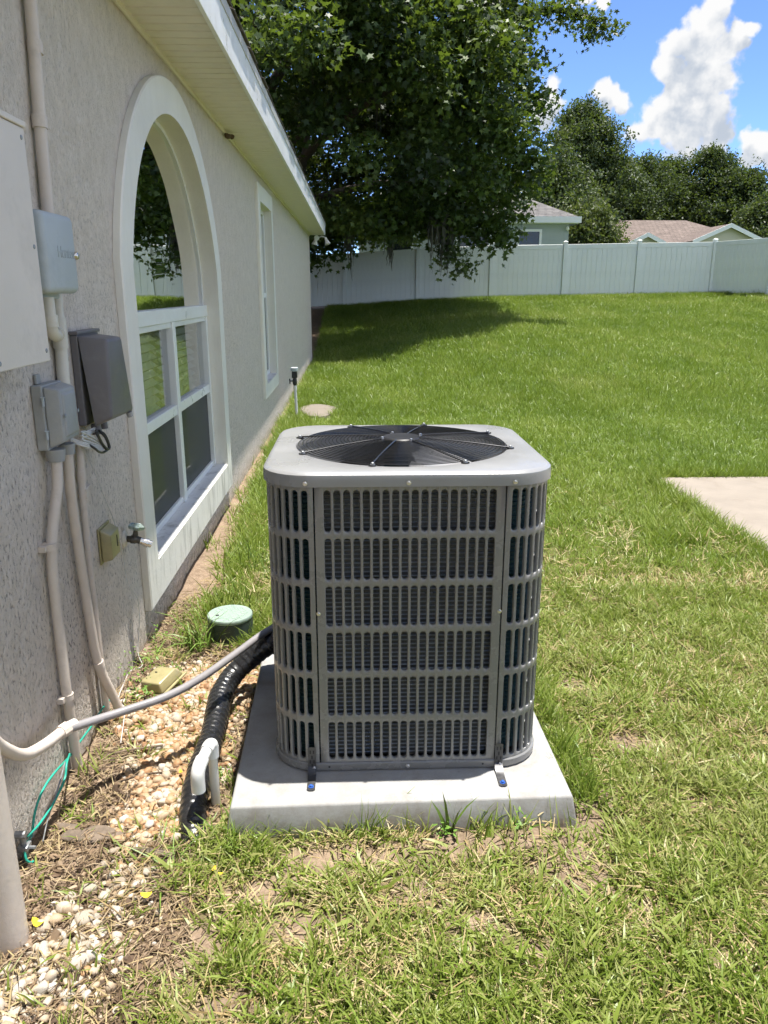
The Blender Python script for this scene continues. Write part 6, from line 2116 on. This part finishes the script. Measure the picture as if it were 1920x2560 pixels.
def gravel_density(x, y_):
    a = ell(x, y_, -0.66, 2.68, 0.26, 0.36) + 0.6 * ell(x, y_, -0.60, 2.25, 0.17, 0.30) + 0.9 * ell(x, y_, -0.47, 2.85, 0.12, 0.2)
    a += 0.45 * ell(x, y_, -0.62, 1.98, 0.16, 0.12) + 0.13 * ell(x, y_, -0.66, 1.55, 0.16, 0.30) + 0.20 * ell(x, y_, -0.78, 1.33, 0.12, 0.14)
    a *= (0.35 + 1.1 * vnoise(x, y_, 7, 31))
    return np.clip(a, 0, 1)


n = 30000
x, y_ = rng.uniform(-0.93, -0.36, n), rng.uniform(1.1, 3.15, n)
ok = (rng.random(n) < gravel_density(x, y_)) & ~on_slab(x, y_)
x, y_ = x[ok], y_[ok]
n = len(x)
sz = rng.lognormal(math.log(0.0105), 0.34, n)
sz = np.clip(sz, 0.004, 0.022)
tn = np.clip(np.where(y_ < 1.8, rng.normal(0.8, 0.15, n), rng.normal(0.48, 0.27, n)), 0, 1)
gravel = scatter('gravel', G_PEB, np.stack([x, y_, gh(x, y_) + sz * rng.uniform(0.05, 0.75, n)], 1), rand_rot(n, 0.5), sz, rng.integers(0, 6, n), tn)
gravel['label'] = 'orange, tan and white pea gravel between the wall and the pad'
gravel['category'] = 'gravel'

stone_me = [pebble_mesh('stone', 70 + s, MAT['stone'], 3, 0.66) for s in range(6)]
SPOTS = [(-0.828, 1.459), (-0.766, 1.349), (-0.728, 1.406), (-0.726, 1.715), (-0.657, 1.729), (-0.71, 1.80), (-0.655, 1.763), (-0.701, 1.605), (-0.672, 1.519), (-0.631, 1.64), (-0.577, 1.778), (-0.664, 1.478), (-0.633, 1.484)]
rs_ = random.Random(9)
for k in range(74):
    if k < 44:
        q = (rs_.uniform(-0.86, -0.58), rs_.uniform(1.22, 1.56))
        if q[0] > -0.62 and q[1] > 1.45:
            continue
    else:
        q = (rs_.gauss(-0.665, 0.055), rs_.uniform(1.5, 1.86))
    if (q[0] + 0.861) ** 2 + (q[1] - 1.55) ** 2 > 0.06 ** 2:
        SPOTS.append(q)
placed = []
for k, (sx, sy) in enumerate(SPOTS):
    r_ = rs_.uniform(0.017, 0.029) if k < 13 else rs_.uniform(0.009, 0.020)
    if any((sx - a) ** 2 + (sy - b) ** 2 < (0.75 * (r_ + c)) ** 2 for a, b, c in placed):
        continue
    placed.append((sx, sy, r_))
    o = bpy.data.objects.new('stone', stone_me[k % 6])
    o.location = (sx, sy, float(gh(sx, sy)) + r_ * 0.20)
    o.rotation_euler = (rs_.gauss(0, 0.25), rs_.gauss(0, 0.25), rs_.uniform(0, 6.28))
    o.scale = (r_ * rs_.uniform(0.9, 1.4), r_, r_ * rs_.uniform(0.8, 1.1))
    o['tint'] = min(1.0, max(0.0, rs_.gauss(0.72, 0.25)))
    reg(o)
    tag(o, 'pale rounded stone lying in the bed by the thick white pipe', 'stone', 'pale stones in the bed')


def strip_litter(name, n, spot, lmin, lmax, w0, w1, mat, lift=0.012, seed=1, bend=0.2):
    """loose straws lying on the soil: three-sided, bent, each a few faces"""
    rr = np.random.default_rng(seed)
    V, F, T = [], [], []
    for i in range(n):
        x, y_ = spot(rr)
        if x is None:
            continue
        L_ = rr.uniform(lmin, lmax)
        w = rr.uniform(w0, w1)
        a = rr.uniform(0, 6.283)
        m_ = 4
        b = len(V)
        z0 = rr.uniform(0.002, lift)
        kb = rr.normal(0, bend)
        px, py = x, y_
        tilt = rr.normal(0, 0.10)
        for k in range(m_ + 1):
            t_ = k / m_
            z = float(gh(px, py)) + z0 + tilt * L_ * (t_ - 0.5) + 0.004 * math.sin(3.1 * t_)
            nx, ny = -math.sin(a), math.cos(a)
            wk = w * (1 - 0.5 * abs(t_ - 0.4))
            V += [(px + nx * wk, py + ny * wk, z), (px - nx * wk, py - ny * wk, z), (px, py, z + wk * 1.1)]
            px += math.cos(a) * L_ / m_
            py += math.sin(a) * L_ / m_
            a += kb / m_ * 3
        v_ = rr.random()
        for k in range(m_):
            q = b + 3 * k
            for e in range(3):
                F.append([q + e, q + (e + 1) % 3, q + 3 + (e + 1) % 3, q + 3 + e])
                T.append(v_)
    me = bpy.data.meshes.new(name)
    me.from_pydata(V, [], F)
    me.materials.append(mat)
    a_ = me.attributes.new('tint', 'FLOAT', 'FACE')
    a_.data.foreach_set('value', np.asarray(T, np.float32))
    o = bpy.data.objects.new(name, me)
    reg(o)
    o['kind'] = 'stuff'
    return o


MAT['straw'] = tint_mat('straw', [(0.070, 0.045, 0.027), (0.16, 0.108, 0.062), (0.29, 0.21, 0.125), (0.40, 0.32, 0.21)], 0.8, attr='GEOMETRY', var=0.15)


def bed_spot(rr):
    for _ in range(20):
        y_ = rr.uniform(1.15, 3.7)
        x = rr.uniform(W + 0.01, float(bed_edge(y_)) + 0.06)
        g = float(gravel_density(np.array(x), np.array(y_)))
        if rr.random() > g * 0.86 and not bool(on_slab(np.array(x), np.array(y_))):
            return x, y_
    return None, None


sl = strip_litter('straw_litter', 4600, bed_spot, 0.02, 0.085, 0.0007, 0.0020, MAT['straw'], 0.016, 3)
sl['label'] = 'loose tan straw and dead grass covering the soil bed'
sl['category'] = 'straw'


def front_spot(rr):
    for _ in range(20):
        x, y_ = rr.uniform(-0.6, 1.3), rr.uniform(1.15, 2.7)
        if rr.random() > 0.75 * float(bare(np.array([x]), np.array([y_]))[0]) and not bool(on_slab(np.array(x), np.array(y_))):
            return x, y_
    return None, None


sl2 = strip_litter('straw_litter', 1100, front_spot, 0.02, 0.07, 0.0006, 0.0014, MAT['straw'], 0.02, 4)
sl2['label'] = 'loose dry clippings scattered over the thin turf in front of the pad'
sl2['category'] = 'straw'
# brown leaf flakes and chips among the straw
MAT['flake'] = tint_mat('dead_leaf', [(0.045, 0.030, 0.020), (0.11, 0.072, 0.045), (0.21, 0.145, 0.09), (0.33, 0.25, 0.17)], 0.85, var=0.2)


def flake_mesh(seed):
    rr = random.Random(seed)
    pts = []
    k_ = 8
    for i in range(k_):
        a = 2 * math.pi * i / k_
        q = rr.uniform(0.7, 1.1)
        pts.append((q * math.cos(a), 0.5 * q * math.sin(a), 0.22 * math.cos(2 * a) * rr.uniform(0.4, 1.2)))
    me = bpy.data.meshes.new('flake')
    me.from_pydata(pts + [(0, 0, 0.0)], [], [[i, (i + 1) % k_, k_] for i in range(k_)])
    me.materials.append(MAT['flake'])
    return me


G_FL = scatter_group(kit_coll('flake', [flake_mesh(s) for s in range(5)]))
n = 5200
x, y_ = rng.uniform(-0.94, -0.36, n), rng.uniform(1.2, 3.7, n)
ok = (x < bed_edge(y_) + 0.04) & ~on_slab(x, y_) & (rng.random(n) > 0.9 * gravel_density(x, y_))
x, y_ = x[ok], y_[ok]
n = len(x)
fl_ = scatter('leaf_litter', G_FL, np.stack([x, y_, gh(x, y_) + rng.uniform(0.002, 0.012, n)], 1), rand_rot(n, 0.45), np.clip(rng.lognormal(math.log(0.009), 0.5, n), 0.003, 0.028), rng.integers(0, 5, n), np.clip(rng.beta(1.3, 2.0, n), 0, 1))
fl_['label'] = 'brown dead leaf flakes and bark bits on the soil bed'
fl_['category'] = 'leaf litter'
# soil crumbs on bare patches
n = 6000
x, y_ = rng.uniform(-0.93, 1.1, n), rng.uniform(1.2, 3.6, n)
ok = (rng.random(n) < 0.55 * bare(x, y_)) & ~on_slab(x, y_)
x, y_ = x[ok], y_[ok]
n = len(x)
MAT['crumb'] = tint_mat('soil_crumb', [(0.085, 0.058, 0.040), (0.16, 0.115, 0.08), (0.27, 0.20, 0.145)], 0.95)
G_CR = scatter_group(kit_coll('crumb', [pebble_mesh('crumb', 20 + s, MAT['crumb'], 1) for s in range(3)]))
sz = np.clip(rng.lognormal(math.log(0.0038), 0.5, n), 0.0015, 0.012)
cr_ = scatter('soil_crumbs', G_CR, np.stack([x, y_, gh(x, y_) + sz * 0.4], 1), rand_rot(n, 1.0), sz, rng.integers(0, 3, n), rng.random(n))
cr_['label'] = 'dark soil crumbs on the bare patches around the pad'
cr_['category'] = 'soil'


def chip(name, x, y_, L_, w, rot, label, mat='bark_chip', h=0.010, tilt=0.05):
    rr = random.Random(int(abs(x) * 1000 + y_ * 77))
    pts = []
    for k in range(12):
        a = 2 * math.pi * k / 12
        q = rr.uniform(0.75, 1.1)
        pts.append((L_ / 2 * q * math.cos(a), w / 2 * q * math.sin(a)))
    m = Matrix.Rotation(rot, 3, 'Z') @ Matrix.Rotation(tilt, 3, 'X') @ Matrix.Rotation(tilt * 0.6, 3, 'Y')
    z = float(gh(x, y_)) + 0.010
    rings = []
    for s, hh in ((0.9, -h * 0.5), (1.0, 0.0), (0.93, h * 0.4), (0.5, h * 0.7)):
        rings.append([tuple(m @ Vector((px * s, py * s, hh + 0.004 * math.sin(px * 60))) + Vector((x, y_, z))) for px, py in pts])
    o = mk(name, loft(rings, cap=True), MAT[mat], smooth=50, loc=(x, y_, z))
    tag(o, label, 'bark')
    return o


chip('bark_piece', -0.775, 1.905, 0.17, 0.075, 0.1, 'large dark slab of bark lying on the straw by the wall')
chip('bark_piece', -0.862, 1.955, 0.10, 0.040, -0.3, 'small tan slab of bark between the dark bark slab and the ground rod')
chip('bark_piece', -0.640, 2.02, 0.12, 0.020, 0.5, 'narrow dark strip of bark at the edge of the gravel')
chip('bark_piece', -0.58, 1.84, 0.15, 0.028, -0.25, 'dark woody strip below the end of the black line')


def twig(pts, r, label):
    o = mk('twig', tube(spline(pts, 5), r, 6), MAT['twig'], smooth=60, loc=pts[0])
    tag(o, label, 'twig')


twig([(-0.89, 2.22, 0.02), (-0.87, 2.19, 0.10), (-0.84, 2.20, 0.20), (-0.80, 2.24, 0.235)], 0.0016, 'thin dry stalk rising in front of the nearest wall conduit')
twig([(-0.90, 2.62, 0.02), (-0.86, 2.66, 0.14), (-0.79, 2.75, 0.28)], 0.0013, 'thin dry stalk leaning across the wall above the gravel')
twig([(-0.86, 2.32, 0.012), (-0.78, 2.33, 0.024), (-0.68, 2.36, 0.020)], 0.0035, 'dark twig lying at the left of the gravel')
twig([(-0.78, 2.16, 0.015), (-0.70, 2.19, 0.022), (-0.60, 2.21, 0.018)], 0.0030, 'short dark twig lying across the straw below the gravel')

PET = [(-0.80, 1.579, 0.030, 'yellow petal lying against the foot of the thick white pipe'), (-0.557, 1.665, 0.024, 'yellow petal in the thin grass right of the pale stones'),
       (-0.400, 1.754, 0.016, 'yellow petal on the turf in front of the black line'), (-0.378, 1.738, 0.010, 'tiny yellow petal fragment beside another on the turf'), (-0.582, 2.192, 0.015, 'yellow petal on the gravel beside the drain pipe')]
for x, y_, s, lab in PET:
    rr = random.Random(int(y_ * 1000))
    V = []
    z = float(gh(x, y_)) + 0.030
    m = Matrix.Rotation(rr.uniform(0, 6), 3, 'Z')
    for k in range(10):
        a = 2 * math.pi * k / 10
        q = m @ Vector((s * math.cos(a), s * 0.55 * math.sin(a), 0.35 * s * math.cos(2 * a)))
        V.append(tuple(q * 0.62 + Vector((x, y_, z))))
    V2 = [(a, b, c - 0.0012) for a, b, c in V]
    o = mk('petal', loft([V2, V], cap=True), MAT['petal'], smooth=60, loc=(x, y_, z))
    tag(o, lab, 'petal')


# ---------------------------------------------------------------- single weeds
def weed(name, x, y_, n, lmin, lmax, w, lean, label, seed, curl=60, spread=0.03, mat='weed'):
    me = blade_set(name, MAT[mat], n, spread, lmin, lmax, w, lean, curl, seed)
    o = bpy.data.objects.new(name, me)
    o.location = (x, y_, float(gh(x, y_)))
    reg(o)
    tag(o, label, 'weed')


MAT['long_grass'] = M('long_grass', (0.115, 0.185, 0.030), 0.45, var=0.35, scale=20, spec=0.4)
weed('grass_clump', -0.705, 3.16, 46, 0.10, 0.30, 0.009, 26, 'clump of long grass leaning in front of the green valve box', 801, 70, 0.07, 'long_grass')
weed('grass_clump', -0.60, 3.62, 40, 0.10, 0.22, 0.006, 14, 'clump of tall upright grass behind the green valve box', 802, 40, 0.12, 'long_grass')
weed('grass_clump', -0.55, 4.10, 60, 0.10, 0.24, 0.006, 12, 'tall grass between the arched window and the unit', 803, 35, 0.22, 'long_grass')
weed('grass_clump', -0.36, 1.90, 34, 0.05, 0.13, 0.008, 40, 'grass clump at the front left corner of the concrete pad', 804, 60, 0.06, 'long_grass')
weed('grass_clump', 0.27, 1.905, 7, 0.10, 0.19, 0.012, 16, 'upright broad grass sprig before the front of the pad', 805, 30, 0.02, 'long_grass')
weed('grass_clump', -0.03, 1.92, 9, 0.04, 0.09, 0.006, 25, 'small thin sprig before the left half of the pad front', 806, 40, 0.02, 'long_grass')
weed('grass_clump', 0.70, 2.25, 30, 0.05, 0.12, 0.007, 35, 'grass clump growing against the right side of the pad', 807, 60, 0.06, 'long_grass')
weed('grass_clump', -0.52, 1.80, 40, 0.06, 0.20, 0.005, 60, 'long grass fallen over the soil below the black line', 808, 30, 0.10, 'long_grass')
weed('grass_clump', -0.90, 3.05, 10, 0.05, 0.20, 0.007, 55, 'few long blades at the foot of the window surround', 809, 50, 0.03, 'long_grass')


def leafy(name, x, y_, h, n, size, label, seed):
    rr = random.Random(seed)
    V, F = [], []
    z = float(gh(x, y_))
    for i in range(n):
        a, d, hh = rr.uniform(0, 6.28), h * 0.8 * math.sqrt(rr.random()), h * rr.uniform(0.15, 1.0)
        c = Vector((d * math.cos(a), d * math.sin(a), hh))
        m = Matrix.Rotation(rr.uniform(0, 6.28), 3, 'Z') @ Matrix.Rotation(R(rr.gauss(20, 25)), 3, 'X')
        b = len(V)
        pts = [m @ q + c for q in oval_leaf(size * rr.uniform(0.6, 1.2), rr)]
        V += [tuple(q) for q in pts]
        F.append(list(range(b, b + 6)))
    me = bpy.data.meshes.new(name)
    me.from_pydata(V, [], F)
    me.materials.append(MAT['weed'])
    o = bpy.data.objects.new(name, me)
    o.location = (x, y_, z)
    reg(o)
    tag(o, label, 'weed')


leafy('weed', -0.885, 2.86, 0.13, 130, 0.010, 'bushy green weed at the foot of the wall beside the fallen cover', 1)
leafy('weed', -0.845, 2.70, 0.06, 60, 0.011, 'low green weed in front of the fallen outlet cover', 2)
leafy('weed', -0.445, 2.17, 0.04, 50, 0.007, 'small green weed between the drain pipe and the pad', 3)
leafy('weed', 0.24, 1.87, 0.05, 26, 0.011, 'low leafy weed before the middle of the pad', 4)
leafy('weed', 0.46, 1.89, 0.05, 18, 0.012, 'low leafy weed before the right half of the pad', 5)
leafy('weed', -0.75, 2.90, 0.05, 40, 0.008, 'small weed just behind the fallen outlet cover', 6)
leafy('weed', -0.90, 3.22, 0.08, 30, 0.010, 'small weed under the lower corner of the window surround', 7)
